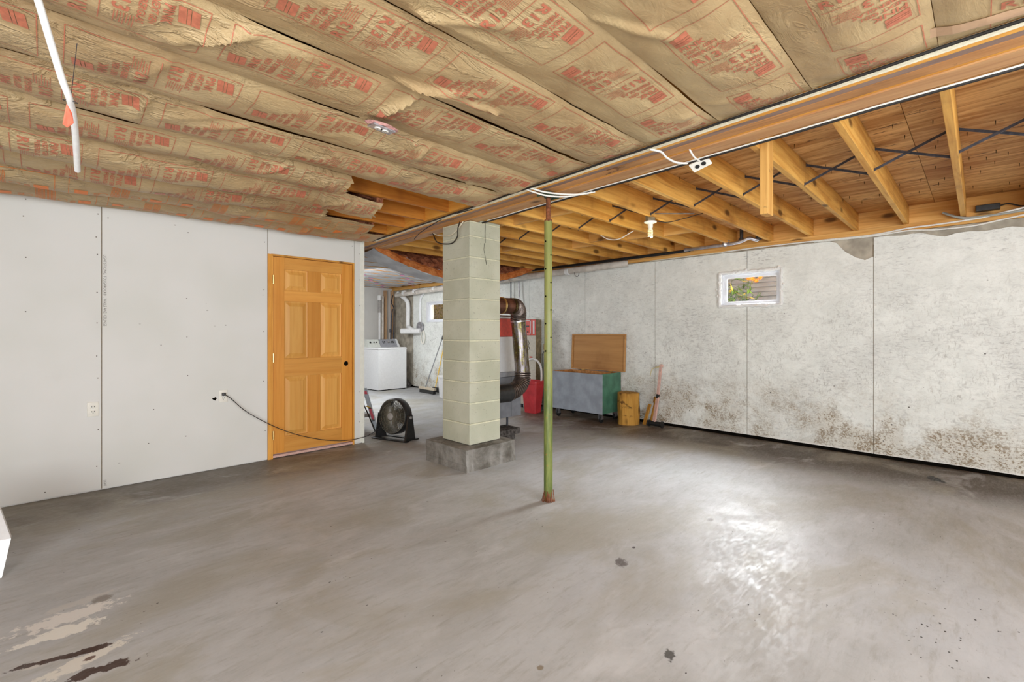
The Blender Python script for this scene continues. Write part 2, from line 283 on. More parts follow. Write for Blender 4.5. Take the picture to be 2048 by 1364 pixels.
M['rear_wall'] = flat('plain_wall_paint', (.66, .65, .62), .8, .2, var=.04, scale=3)
k = N('cfl_glass', .4, .4); k.col((.85, .84, .66)); k.b.inputs['Emission Color'].default_value = (1, .95, .75, 1); k.b.inputs['Emission Strength'].default_value = .05; M['cfl'] = k.m
def glassm():
    k = N('window_glass'); t = k.t; g = k.n('ShaderNodeBsdfGlossy'); g.inputs['Roughness'].default_value = .03; tr = k.n('ShaderNodeBsdfTransparent'); mx = k.n('ShaderNodeMixShader'); mx.inputs[0].default_value = .05
    k.l(tr.outputs[0], mx.inputs[1]); k.l(g.outputs[0], mx.inputs[2]); k.l(mx.outputs[0], t.nodes['Material Output'].inputs[0]); t.nodes.remove(k.b); return k.m
M['glass'] = glassm()

# ------------------------------------------------------------------ mesh helpers
class MB:
    def __init__(s, X=None): s.v = []; s.f = []; s.X = X
    def add(s, v, f):
        b = len(s.v)
        if s.X is not None: v = [s.X @ Vector(p) for p in v]
        s.v += [tuple(p) for p in v]; s.f += [tuple(i+b for i in q) for q in f]; return s
    def box(s, x0, x1, y0, y1, z0, z1, bev=0):
        if bev:
            x0, x1, y0, y1, z0, z1 = min(x0, x1), max(x0, x1), min(y0, y1), max(y0, y1), min(z0, z1), max(z0, z1)
            bm = bmesh.new(); bmesh.ops.create_cube(bm, size=1)
            for v in bm.verts: v.co = Vector(((x0+x1)/2+v.co.x*(x1-x0), (y0+y1)/2+v.co.y*(y1-y0), (z0+z1)/2+v.co.z*(z1-z0)))
            bmesh.ops.bevel(bm, geom=bm.edges[:], offset=bev, segments=2, affect='EDGES', profile=.5)
            bm.verts.index_update(); s.add([v.co.copy() for v in bm.verts], [[v.index for v in f.verts] for f in bm.faces]); bm.free(); return s
        return s.add([(x, y, z) for x in (x0, x1) for y in (y0, y1) for z in (z0, z1)], [(0, 1, 3, 2), (4, 6, 7, 5), (0, 4, 5, 1), (2, 3, 7, 6), (0, 2, 6, 4), (1, 5, 7, 3)])
    def hexa(s, b, t):   # two quads
        return s.add(list(b)+list(t), [(3, 2, 1, 0), (4, 5, 6, 7)]+[(i, (i+1) % 4, 4+(i+1) % 4, 4+i) for i in range(4)])
    def bar(s, a, b, w_, h, up=(0, 0, 1)):
        a, b, up = Vector(a), Vector(b), Vector(up); d = (b-a).normalized(); r = d.cross(up)
        if r.length < 1e-4: r = d.cross(Vector((1, 0, 0)))
        r.normalize(); u = r.cross(d)
        q = lambda p: [p+r*w_/2*i+u*h/2*j for i, j in ((-1, -1), (1, -1), (1, 1), (-1, 1))]
        return s.hexa(q(a), q(b))
    def tube(s, pts, r, n=10, caps=True, closed=False):
        pts = [Vector(p) for p in pts]; m = len(pts); rr = r if isinstance(r, (list, tuple)) else [r]*m; V = []; prev = None
        for i, p in enumerate(pts):
            a = pts[(i-1) % m] if (closed or i > 0) else p; b = pts[(i+1) % m] if (closed or i < m-1) else p
            d = (b-a).normalized()
            if prev is None: x = d.cross(Vector((0, 0, 1))) if abs(d.z) < .95 else d.cross(Vector((1, 0, 0)))
            else: x = prev-d*prev.dot(d)
            x.normalize(); y = d.cross(x); prev = x
            V += [p+(x*math.cos(t)+y*math.sin(t))*rr[i] for t in [2*PI*j/n for j in range(n)]]
        F = [(i*n+j, i*n+(j+1) % n, ((i+1) % m)*n+(j+1) % n, ((i+1) % m)*n+j) for i in range(m if closed else m-1) for j in range(n)]
        if caps and not closed: F += [tuple(reversed(range(n))), tuple((m-1)*n+j for j in range(n))]
        return s.add(V, F)
    def lathe(s, prof, c, axis=(0, 0, 1), n=24, closed=False):
        ax = Vector(axis).normalized(); x = ax.orthogonal().normalized(); y = ax.cross(x); c = Vector(c); m = len(prof)
        V = [c+ax*h+(x*math.cos(t)+y*math.sin(t))*r for r, h in prof for t in [2*PI*j/n for j in range(n)]]
        F = [(i*n+j, i*n+(j+1) % n, ((i+1) % m)*n+(j+1) % n, ((i+1) % m)*n+j) for i in range(m if closed else m-1) for j in range(n)]
        if not closed:
            if prof[0][0] > 1e-5: F.append(tuple(reversed(range(n))))
            if prof[-1][0] > 1e-5: F.append(tuple((m-1)*n+j for j in range(n)))
        return s.add(V, F)
    def prism(s, poly, fn0, fn1):  # poly of 2-tuples, two mapping functions
        n = len(poly); return s.add([fn0(*p) for p in poly]+[fn1(*p) for p in poly], [tuple(reversed(range(n))), tuple(range(n, 2*n))]+[(i, (i+1) % n, n+(i+1) % n, n+i) for i in range(n)])
    def build(s, name, mat, parent=None, smooth=False, kind=None, label=None):
        me = bpy.data.meshes.new(name); off = Vector((0, 0, 0)); q = parent
        while q is not None: off = off+q.location; q = q.parent
        me.from_pydata([tuple(Vector(v)-off) for v in s.v], [], s.f); me.materials.append(M[mat] if isinstance(mat, str) else mat)
        bm = bmesh.new(); bm.from_mesh(me); bmesh.ops.recalc_face_normals(bm, faces=bm.faces[:]); bm.to_mesh(me); bm.free()
        if smooth: me.shade_auto(math.radians(38)) if hasattr(me, 'shade_auto') else me.shade_smooth()
        if smooth:
            for p in me.polygons: p.use_smooth = True
            try: me.set_sharp_from_angle(angle=math.radians(40))
            except Exception: pass
        o = bpy.data.objects.new(name, me); COL.objects.link(o); o.parent = parent
        if kind: o['kind'] = kind
        if label: o['label'] = label
        return o
def tag(o, label, cat, group=None, kind=None):
    o['label'] = label; o['category'] = cat
    if group: o['group'] = group
    if kind: o['kind'] = kind
    return o
def root(name, loc, label=None, cat=None, group=None, kind=None):
    o = bpy.data.objects.new(name, None); COL.objects.link(o); o.location = loc; o.empty_display_size = .1
    if label: o['label'] = label
    if cat: o['category'] = cat
    if group: o['group'] = group
    if kind: o['kind'] = kind
    return o
def spline(ctrl, n=8):
    P = [Vector(p) for p in ctrl]; P = [P[0]*2-P[1]]+P+[P[-1]*2-P[-2]]; out = []
    for i in range(1, len(P)-2):
        for j in range(n):
            t = j/n; a, b, c, d = P[i-1:i+3]
            out.append(.5*((2*b)+(c-a)*t+(2*a-5*b+4*c-d)*t*t+(3*b-a-3*c+d)*t**3))
    return out+[P[-2]]
def text2d(body, height, width=None, bold=0):
    cu = bpy.data.curves.new('lettering', 'FONT'); cu.body = body; cu.size = 1; cu.resolution_u = 2; cu.offset = bold
    o = bpy.data.objects.new('lettering', cu); COL.objects.link(o); dg = bpy.context.evaluated_depsgraph_get(); dg.update()
    me = bpy.data.meshes.new_from_object(o.evaluated_get(dg)); V = [(v.co.x, v.co.y) for v in me.vertices]; F = [tuple(p.vertices) for p in me.polygons]
    bpy.data.objects.remove(o); bpy.data.curves.remove(cu); bpy.data.meshes.remove(me)
    x0 = min(v[0] for v in V); x1 = max(v[0] for v in V); y0 = min(v[1] for v in V); y1 = max(v[1] for v in V)
    sy = height/(y1-y0); sx = width/(x1-x0) if width else sy
    return [((x-x0)*sx, (y-y0)*sy) for x, y in V], F

# ------------------------------------------------------------------ floor
g = MB(); g.box(-2.8, 6.25, -3.2, 10.6, -.15, 0); fl = g.build('floor', 'floor', None, kind='structure'); fl['label'] = 'grey trowelled concrete floor with stains and shade painted along the edges'

# ------------------------------------------------------------------ partition on the left, with door
WL = root('wall_left', (0, 5.1, 0), 'white drywall partition with screw dots', kind='structure')
g = MB()
for x0, x1, z0, z1 in ((-2.8, 1.60, 0, 2.36), (2.515, 2.6, 0, 2.36), (1.60, 2.515, 2.085, 2.36)): g.box(x0, x1, 5.1, 5.2, z0, z1)
g.build('wall_core', 'rear_wall', WL)
def ragged(x0, x1, z0, z1, amp=.008, n=14):
    p = [(x0+(x1-x0)*i/n, z0+random.uniform(0, amp)) for i in range(n+1)]; return p+[(x1, z1), (x0, z1)]
for x0, x1, z0, z1 in ((-2.8, -.905, .01, 2.362), (-.900, .312, .01, 2.362), (.318, 1.575, .006, 2.362), (1.581, 2.500, 2.088, 2.362), (2.504, 2.603, .012, 2.362)):
    g = MB(); g.prism(ragged(x0, x1, z0, z1) if z0 < .1 else [(x0, z0), (x1, z0), (x1, z1), (x0, z1)], lambda a, b: (a, 5.087, b), lambda a, b: (a, 5.0995, b)); g.build('drywall_panel', 'drywall', WL)
g = MB(); g.box(2.603, 2.627, 5.083, 5.21, .0, 2.36); g.box(2.575, 2.603, 5.0845, 5.087, .012, 2.36); g.build('corner_bead', 'trim_white', WL)
g = MB(); g.box(.3122, .3178, 5.0935, 5.0955, .01, 2.36); g.box(1.5752, 1.5808, 5.0935, 5.0955, .01, 2.36); g.build('seam', 'seam', WL)
g = MB()
pts = [(.285, z) for z in (2.26, 2.07, 1.93, 1.62, 1.37, 1.1, .92, .5, .2)]+[(-.12, z) for z in (2.3, 2.17, 1.86, 1.45)]+[(.345, z) for z in (2.24,)]+[(.9, z) for z in (2.2, 1.6, 1.25, .9, .35)]+[(1.55, z) for z in (2.2, 1.72, 1.3, .8, .3)]+[(2.57, z) for z in (2.2, 1.9, 1.6, 1.2, .6, .25)]+[(.62, .33), (.7, 1.18), (-.02, .06), (1.2, 1.36), (.66, .62), (2.48, 2.28), (.26, .62)]
for x, z in pts: g.lathe([(.0045, 0), (.0045, .0012)], (x+random.uniform(-.01, .01), 5.0872, z), (0, -1, 0), 8)
g.build('screw_heads', 'ink', WL, kind='stuff')
g = MB()
def wall_text(g, body, x, ztop, h, length):
    V, F = text2d(body, h, length); g.add([(x+b, 5.0862, ztop-a) for a, b in V], F)
wall_text(g, 'LIGHT.STRONG. TOUGHROCK\u00ae', .326, 1.93, .020, .335); wall_text(g, '. WALLS AND CEILINGS', .326, 1.582, .020, .238); wall_text(g, 'LIGHT', .327, .075, .018, .05)
g.build('stamped_lettering', 'ink', WL)

D = root('door_1', (1.6, 5.1, 0), 'orange pine six-panel door with an empty knob hole', kind='structure')
g = MB(); g.box(1.578, 1.612, 5.078, 5.21, 0, 2.087); g.box(1.612, 1.628, 5.085, 5.20, 0, 2.087); g.build('side_jamb', 'jamb', D)
g = MB(); g.box(2.484, 2.503, 5.082, 5.21, 0, 2.087); g.build('side_jamb', 'jamb', D)
g = MB(); g.box(1.612, 2.484, 5.080, 5.21, 2.072, 2.09); g.build('head_jamb', 'jamb', D)
LY = 5.098
for x0, x1 in ((1.631, 1.743), (2.357, 2.481)):
    g = MB()
    if x0 > 2:  # knob stile with a round bore
        n = 24; cx, cz, r = 2.411, .936, .027; ring = [(cx+r*math.cos(2*PI*i/n), cz+r*math.sin(2*PI*i/n)) for i in range(n)]
        sq = []
        for i in range(n):
            c_, s_ = math.cos(2*PI*i/n), math.sin(2*PI*i/n); q = max(abs(c_), abs(s_)); sq.append((cx+c_/q*.045, cz+s_/q*.045))
        for y in (LY, LY+.036): g.add([(a, y, b) for a, b in ring]+[(a, y, b) for a, b in sq], [(i, (i+1) % n, n+(i+1) % n, n+i) for i in range(n)])
        g.add([(a, LY, b) for a, b in ring]+[(a, LY+.036, b) for a, b in ring], [(i, (i+1) % n, n+(i+1) % n, n+i) for i in range(n)])
        g.box(x0, x1, LY, LY+.036, .045, cz-.045); g.box(x0, x1, LY, LY+.036, cz+.045, 2.068); g.box(x0, cx-.045, LY, LY+.036, cz-.045, cz+.045); g.box(cx+.045, x1, LY, LY+.036, cz-.045, cz+.045)
    else: g.box(x0, x1, LY, LY+.036, .045, 2.068)
    g.build('stile', 'door', D)
g = MB(); g.lathe([(.026, 0), (.026, .004)], (2.411, LY+.012, .936), (0, -1, 0), 20); g.build('bore_back', 'hole', D)
for z0, z1 in ((1.948, 2.068), (1.616, 1.724), (.832, 1.016), (.045, .211)):
    g = MB(); g.box(1.7435, 2.3565, LY, LY+.036, z0, z1); g.build('rail', 'door_rail', D)
for z0, z1 in ((1.7245, 1.9475), (1.0165, 1.6155), (.2115, .8315)):
    g = MB(); g.box(1.984, 2.115, LY, LY+.036, z0, z1); g.build('mullion', 'door', D)
    for x0, x1 in ((1.7435, 1.9835), (2.1155, 2.3565)):
        g = MB(); a = .012; b = .05
        L = [(0, .014), (a, .017), (a+.004, .017), (b, .004), (b+.003, .0025)]
        V = []; F = []
        for d, y in L: V += [(x0+d, LY+y, z0+d), (x1-d, LY+y, z0+d), (x1-d, LY+y, z1-d), (x0+d, LY+y, z1-d)]
        for i in range(len(L)-1): F += [(i*4+j, i*4+(j+1) % 4, i*4+4+(j+1) % 4, i*4+4+j) for j in range(4)]
        F.append(tuple((len(L)-1)*4+j for j in range(4))); g.add(V, F); g.add([(x0, LY+.03, z0), (x1, LY+.03, z0), (x1, LY+.03, z1), (x0, LY+.03, z1)], [(0, 1, 2, 3)]); g.build('raised_panel', 'door_panel', D)
for z in (1.83, 1.03, .24):
    g = MB(); g.tube([(1.6295, 5.078, z-.045), (1.6295, 5.078, z+.045)], .0055, 8); g.box(1.622, 1.637, 5.082, 5.0835, z-.044, z+.044); g.build('hinge', 'brass', D, True)
g = MB(); g.box(1.63, 2.484, 5.09, 5.16, .008, .032); g.build('door_sill', 'pink', D, label='worn pinkish sill strip')

# ------------------------------------------------------------------ outlets on the partition
def outlet(x, z, label, plugged):
    o = root('power_outlet', (x, 5.086, z), label, 'power outlet', 'outlets in the white partition')
    g = MB(); g.box(x-.036, x+.036, 5.0795, 5.0868, z-.058, z+.058, .003); g.build('cover_plate', 'ivory', o, True)
    for s_ in (-1, 1):
        g = MB(); g.box(x-.017, x+.017, 5.0775, 5.080, z+s_*.02-.0145, z+s_*.02+.0145, .001); g.build('receptacle', 'ivory', o)
        g = MB()
        if not (plugged and s_ == 1):
            for dx in (-.007, .007): g.box(x+dx-.0016, x+dx+.0016, 5.0768, 5.0785, z+s_*.02-.003, z+s_*.02+.008)
            g.lathe([(.003, 0), (.003, .001)], (x, 5.078, z+s_*.02-.009), (0, -1, 0), 8); g.build('slots', 'hole', o)
    g = MB(); g.lathe([(.0035, 0), (.0035, .001)], (x, 5.0795, z), (0, -1, 0), 8); g.build('screw', 'galv', o)
outlet(.262, .668, 'ivory duplex outlet left of the stamped drywall seam, nothing plugged in', False)
outlet(1.185, .685, 'ivory duplex outlet near the pine door with a black plug in it', True)
g = MB(); g.prism([(.06*math.cos(t)*(.3+.1*math.sin(3*t)), .045*math.sin(t)*(.3+.12*math.cos(5*t))) for t in [2*PI*i/14 for i in range(14)]], lambda a, b: (1.115+a, 5.0862, .665+b), lambda a, b: (1.115+a, 5.0875, .665+b)); g.build('gouge', 'hole', WL)

# ------------------------------------------------------------------ right wall
XR = 6.06
WR = root('wall_right', (XR, 3, 0), 'white painted chipboard lining with mould along the bottom', kind='structure')
W1 = (1.633, 2.335, 1.612, 2.035); W2 = (8.10, 8.80, 1.505, 1.965)
g = MB()
def holes_wall(g, x0, x1, y0, y1, z0, z1, holes):
    y = y0
    for (a, b, c, d) in holes: g.box(x0, x1, y, a, z0, z1); g.box(x0, x1, a, b, z0, c); g.box(x0, x1, a, b, d, z1); y = b
    g.box(x0, x1, y, y1, z0, z1)
holes_wall(g, 6.075, 6.25, -3.2, 10.6, 0, 2.30, [W1, W2]); g.build('foundation', 'foundation', WR)
g = MB(); g.box(6.068, 6.0745, -3.1, 10.2, 0, .045); g.build('gap_shade', 'hole', WR)  # black strip standing in for the shade under the panels
def panel(poly):
    g = MB(); g.prism(poly, lambda a, b: (XR, a, b), lambda a, b: (6.0675, a, b)); g.build('wall_panel', 'osb', WR)
def top(y): return 2.285+.012*noise.noise((y*6, 3, 1))
def toprow(y1, y0, n=10): return [(y1+(y0-y1)*i/n, top(y1+(y0-y1)*i/n)) for i in range(n+1)]
zb = .035
def bot(y0, y1): return [(y0, zb+.006*math.sin(y0*4)), ((y0+y1)/2, zb+.004), (y1, zb+.006*math.sin(y1*4))]
panel(bot(-3.1, -1.70)+toprow(-1.70, -3.1)); panel(bot(-1.694, -.446)+toprow(-.446, -1.694))
panel(bot(-.44, .775)+[(.775, 2.272), (.70, 2.275), (.56, 2.262), (.47, 2.268), (.40, 2.262), (.342, 2.240), (.29, 2.220), (.235, 2.205), (.16, 2.226), (.065, 2.23), (-.03, 2.218), (-.127, 2.224), (-.2, 2.232), (-.272, 2.214), (-.35, 2.225), (-.44, 2.22)])
panel(bot(.781, 2.008)+[(2.008, W1[2]), (W1[0], W1[2]), (W1[0], W1[3]), (2.008, W1[3]), (2.008, 2.285)]+toprow(2.006, 1.16, 6)+[(1.10, 2.26), (1.02, 2.155), (.93, 2.085), (.849, 2.048), (.81, 2.065), (.781, 2.075)])
panel(bot(2.014, 3.227)+toprow(3.227, 2.014)+[(2.014, W1[3]), (W1[1], W1[3]), (W1[1], W1[2]), (2.014, W1[2])])
for a, b in ((3.233, 4.434), (4.44, 5.65), (5.656, 6.87), (6.876, 8.095)): panel(bot(a, b)+toprow(b, a))
panel(bot(8.101, 9.35)+toprow(9.35, 8.801, 5)+[(8.80, W2[3]), (8.80, W2[2]), (8.101, W2[2])][0:0]+[(8.801, 2.285), (8.801, W2[2]), (8.101, W2[2])])
panel([(8.101, W2[3]), (8.801, W2[3]), (8.801, 2.28), (8.101, 2.28)])
g = MB(); g.box(6.074, 6.0755, .45, 1.1, 2.06, 2.27); g.build('grey_parging', 'galv', WR) if False else None
g = MB()
for y0, y1 in ((.7745, .7815), (2.0075, 2.0145), (3.2265, 3.2335)): g.box(6.0655, 6.0665, y0, y1, .04, 1.6 if 2 < y0 < 2.1 else 2.2)
g.build('seam', 'seam', WR)
def window(name, W, x, label, y_in=.05):
    o = root(name, (x, (W[0]+W[1])/2, W[2]), label, kind='structure'); y0, y1, z0, z1 = W
    def frame(g, a, b, c, d, wd, xa, xb):
        g.box(xa, xb, a, b, c, c+wd); g.box(xa, xb, a, b, d-wd, d); g.box(xa, xb, a, a+wd, c+wd, d-wd); g.box(xa, xb, b-wd, b, c+wd, d-wd)
    g = MB(); frame(g, y0, y1, z0, z1, .022, x-.012, x+.10); g.build('outer_frame', 'vinyl', o)
    g = MB(); frame(g, y0+.022, y1-.022, z0+.022, z1-.022, .014, x+.03, x+.10); g.build('inner_stop', 'vinyl', o)
    g = MB(); frame(g, y0+.036, y1-.036, z0+.036, z1-.036, .030, x+.052, x+.085); g.build('sash', 'vinyl', o)
    g = MB(); g.box(x+.066, x+.070, y0+.066, y1-.066, z0+.066, z1-.066); g.build('pane', 'glass', o)
    return o
o1 = window('window_1', W1, XR, 'small white vinyl basement window with ragged spray foam edge, grey siding outside')
g = MB(); P = []; R = []; y0, y1, z0, z1 = W1
per = [(y0, z0), (y1, z0), (y1, z1), (y0, z1)]
for i in range(4):
    a, b = Vector(per[i]), Vector(per[(i+1) % 4]); m = int((b-a).length/.012)
    for j in range(m):
        p = a+(b-a)*j/m; q = noise.noise((p.x*9, p.y*9, 1.5)); P.append((XR-.004, p.x+.012*noise.noise((p.x*30, p.y*30, 4)), p.y+.012*noise.noise((p.x*30, p.y*30, 9)))); R.append(.013+.013*abs(q)+.006*random.random()+(.006 if i == 1 else 0))
g.tube(P, R, 8, closed=True); g.build('spray_foam', 'foam', o1, True)
for yy, zz, rr in ((2.02, 2.05, .024), (1.66, 2.055, .02), (2.36, 1.75, .022), (2.37, 1.83, .016), (1.61, 1.85, .02), (2.35, 1.66, .02)):
    g = MB(); g.lathe([(.0, -.9*rr), (.7*rr, -.7*rr), (rr, 0), (.7*rr, .7*rr), (0, rr)], (XR-.006, yy, zz), (0, .3, 1), 8); g.build('foam_lump', 'foam', o1, True)
window('window_2', W2, XR, 'white framed basement window half hidden by the block chimney')
W = WR
# sill plates and rim above the foundation
g = MB(); g.box(6.055, 6.25, -3.2, 10.6, 2.302, 2.338); g.build('sill_plate', 'block', W, label='orange sill plate')
g = MB(); g.box(6.065, 6.25, -3.2, 10.6, 2.339, 2.369); g.build('sill_plate', 'block', W)

# other walls
g = MB(); g.box(2.2, 6.06, 10.3, 10.45, 0, 2.36); g.build('wall_far', 'rear_wall', None, kind='structure')['label'] = 'white far wall behind the washer'
g = MB(); g.box(-2.95, -2.8, -3.2, 10.6, 0, 2.6); g.build('wall_rear', 'rear_wall', None, kind='structure')
g = MB(); g.box(-2.95, 6.25, -3.35, -3.2, 0, 2.6); g.build('wall_near', 'rear_wall', None, kind='structure')
g = MB(); g.box(-2.8, 2.2, 10.3, 10.45, 0, 2.6); g.build('wall_back', 'rear_wall', None, kind='structure')

# ------------------------------------------------------------------ ceiling: subfloor, joists, blocking, struts
CE = root('ceiling', (2, 3, 2.5), 'open joist ceiling, partly covered with paper and foil faced insulation', kind='structure')
def YK(k): return .11+.41*k
def XL(y): return 2.365+.068*y
def XRb(y): return 2.735+.068*y
ZB = 2.37; ZS = 2.556
y = -3.35; i = 0
while y < 10.6:
    x = -2.95 - (i % 2)*1.22
    while x < 6.25:
        x0, x1 = max(x, -2.95), min(x+2.44, 6.30); y1_ = min(y+1.22, 10.65)
        if x1 > x0+.02: g = MB(); g.box(x0+.0015, x1-.0015, y+.0015, y1_-.0015, ZS, ZS+.02); g.build('subfloor_panel', 'subfloor', CE)
        x += 2.44
    y += 1.22; i += 1
g = MB(); g.box(-3, 6.3, -3.4, 10.7, ZS+.02, ZS+.06); g.build('floor_above', 'rear_wall', CE)
for k in range(-8, 26):
    yk = YK(k)
    if yk > 10.4: break
    x0 = XRb(yk)+.002
    if k == 9: x0 = 3.34
    if k != 9 or True:
        g = MB(); z0 = ZB+random.uniform(-.002, .004); g.box(x0, 6.11, yk-.019, yk+.019, z0, ZS-.001, .003); g.build('joist', 'joist', CE)
    g = MB(); g.box(-2.8, XL(yk)-.042, yk-.019, yk+.019, ZB+.004, ZS-.001); g.build('joist', 'joist_red', CE)
g = MB(); g.box(6.112, 6.15, -3.2, 10.6, ZB, ZS-.001); g.build('rim_joist', 'block', CE, label='orange rim board along the outer wall')
g = MB(); a, b = -.5, 10.5
g.hexa([(XL(a)-.04, a, ZB), (XL(a)-.002, a, ZB), (XL(b)-.002, b, ZB), (XL(b)-.04, b, ZB)], [(XL(a)-.04, a, ZS-.001), (XL(a)-.002, a, ZS-.001), (XL(b)-.002, b, ZS-.001), (XL(b)-.04, b, ZS-.001)]); g.build('header', 'ply_orange', CE, label='bright orange header board beside the beam')
for k, x in ((0, 6.06), (5, 5.0), (6, 3.4), (7, 3.4), (8, 3.315), (9, 3.315), (7, 4.7), (6, 4.9), (8, 4.9), (10, 4.4)):
    if x > 6: continue
    g = MB(); g.box(x-.019, x+.019, YK(k)+.02, YK(k+1)-.02, ZB+.02, ZS-.002); g.build('blocking', 'block', CE)
for k in range(-2, 12):
    y0, y1_ = YK(k)+.019, YK(k+1)-.019; x = 3.92+.03*math.sin(k*2.2)
    for s_ in (0, 1):
        g = MB(); za, zb_ = (ZB+.012, ZS-.02) if s_ else (ZS-.02, ZB+.012); xx = x+s_*.05
        g.bar((xx, y0, za), (xx, y1_, zb_), .016, .004, (1, 0, 0)); g.bar((xx, y0, za-.012), (xx, y0, za+.012), .018, .003, (0, 1, 0)); g.bar((xx, y1_, zb_-.012), (xx, y1_, zb_+.012), .018, .003, (0, 1, 0)); g.build('bridging_strut', 'steel', CE)
# hanging stub
g = MB(); g.box(2.955, 3.05, YK(2)-.019-.045, YK(2)-.0195, 1.985, 2.55, .003); tag(g.build('wooden_stub', 'stub', None), 'short vertical two-by-four nailed to a joist and hanging below it', 'wood block')

# ------------------------------------------------------------------ beam
B = root('ceiling_beam', (2.55, 3, ZB), 'long built-up wooden beam of five planks running under the joists', 'beam', kind='structure')
def strip(f0, f1, z0, z1, mat, name='beam_plank', a=-.6, b=10.28, lab=None):
    g = MB(); q = lambda f, y_: XL(y_)+(XRb(y_)-XL(y_))*f; n = 10; V = []; F = []
    for i in range(n+1):
        y_ = a+(b-a)*i/n; dz = 0
        V += [(q(f0, y_), y_, z0+dz), (q(f1, y_), y_, z0+dz), (q(f1, y_), y_, z1), (q(f0, y_), y_, z1)]
    for i in range(n): F += [(i*4+j, i*4+(j+1) % 4, i*4+4+(j+1) % 4, i*4+4+j) for j in range(4)]
    F += [(0, 3, 2, 1), (n*4, n*4+1, n*4+2, n*4+3)]; g.add(V, F); return g.build(name, mat, B, label=lab)
strip(.0, .262, 2.370, ZS-.002, 'ply_orange', lab='bright orange outer plank of the beam')
strip(.266, .398, 2.373, ZS-.002, 'ply_grey', lab='greyed plank of the beam')
strip(.402, .598, 2.369, ZS-.002, 'ply_stain', lab='plank with long dark stains')
strip(.602, .665, 2.372, ZS-.002, 'ply_orange'); strip(.670, 1.0, 2.365, ZS-.002, 'ply')

# ------------------------------------------------------------------ insulation batts with printing
ENDS = {-2: None, -1: None, 7: 1.46, 8: 1.90, 9: 1.68, 10: 2.28, 11: 2.66}
BUL = {-2: .025, -1: .028, 0: .03, 1: .03, 2: .032, 3: .036, 4: .045, 5: .055, 6: .062, 7: .072, 8: .10, 9: .085, 10: .085, 11: .07}
FOLD = []
rf = random.Random(4)
for k in range(-2, 12):
    for _ in range(3 if k < 4 else 9):
        x = rf.uniform(-.4, 2.4); an = rf.uniform(-1.2, 1.2); ln = rf.uniform(.10, .30); s_ = rf.choice((0, 1)); y_ = YK(k)+(.03 if s_ else .38)
        if k >= 7: x = rf.uniform(.8, 2.1)
        FOLD.append((k, x, y_, x+ln*math.sin(an), y_+(1 if s_ else -1)*ln*math.cos(an), rf.uniform(.008, .022) if k > 3 else rf.uniform(.005, .012)))
FOLD += [(3, 1.05, 1.72, 1.42, 1.50, .022), (3, 1.02, 1.70, 1.40, 1.60, .018), (3, 1.5, 1.6, 1.1, 1.66, .016), (4, 1.17, 1.78, 1.05, 2.12, .03), (2, .86, 1.32, 1.15, 1.10, .018), (2, .84, 1.30, 1.25, 1.24, .015), (1, 1.3, .92, 1.62, .72, .02), (4, .5, 1.78, .25, 2.05, .025), (4, .52, 1.79, .35, 1.95, .02)]
def seg(px, py, ax, ay, bx, by):
    dx, dy = bx-ax, by-ay; L2 = dx*dx+dy*dy; t = max(0, min(1, ((px-ax)*dx+(py-ay)*dy)/L2)); return math.hypot(px-ax-dx*t, py-ay-dy*t), t
def batt_z(k, x, y_):
    t = min(1, max(0, (y_-YK(k))/.41)); b = BUL[k]*(1+.45*noise.noise((x*1.3, k*3.1, .5))); lip = min(1, t/.05, (1-t)/.05)
    e = math.sin(PI*t)**.6 if 0 < t < 1 else 0
    pin = min(1, max(0, (XL(y_)+.01-x)/.16)); pin = pin*pin*(3-2*pin); e *= pin
    z = 2.366-b*e - .006*(k > 5)
    z += .010*noise.noise((x*2.6+k*7, y_*5, 2))*e+.004*noise.noise((x*9, y_*13, 5))*pin+.004*(1-pin)
    if k > 3: z += .012*noise.noise((x*4.3, y_*6, k*1.0))*e
    for q in FOLDK[k]:
        if abs(x-(q[1]+q[3])/2) < .45:
            d, tt = seg(x, y_, *q[1:5]); wd = .012+.022*tt
            if d < wd*3: z -= q[5]*math.exp(-(d/wd)**2)*(1-tt)**.6*(.25+e)
    wall = 2.30
    return z-(.004+.006*max(0, noise.noise((x*1.7, round(y_/.41)*3.3, 8))))*(1-lip)
def seam_wob(k, x): return (.004 if k < 3 else .013)*noise.noise((x*1.9, k*5.7, 3))
def seam_gap(k, x): return 0 if k < 1 else (.010 if k > 3 else .004)*max(0, noise.noise((x*1.25, k*9.1, 6))*2.2-.1)
FOLDK = {k: [q for q in FOLD if q[0] == k] for k in range(-2, 12)}
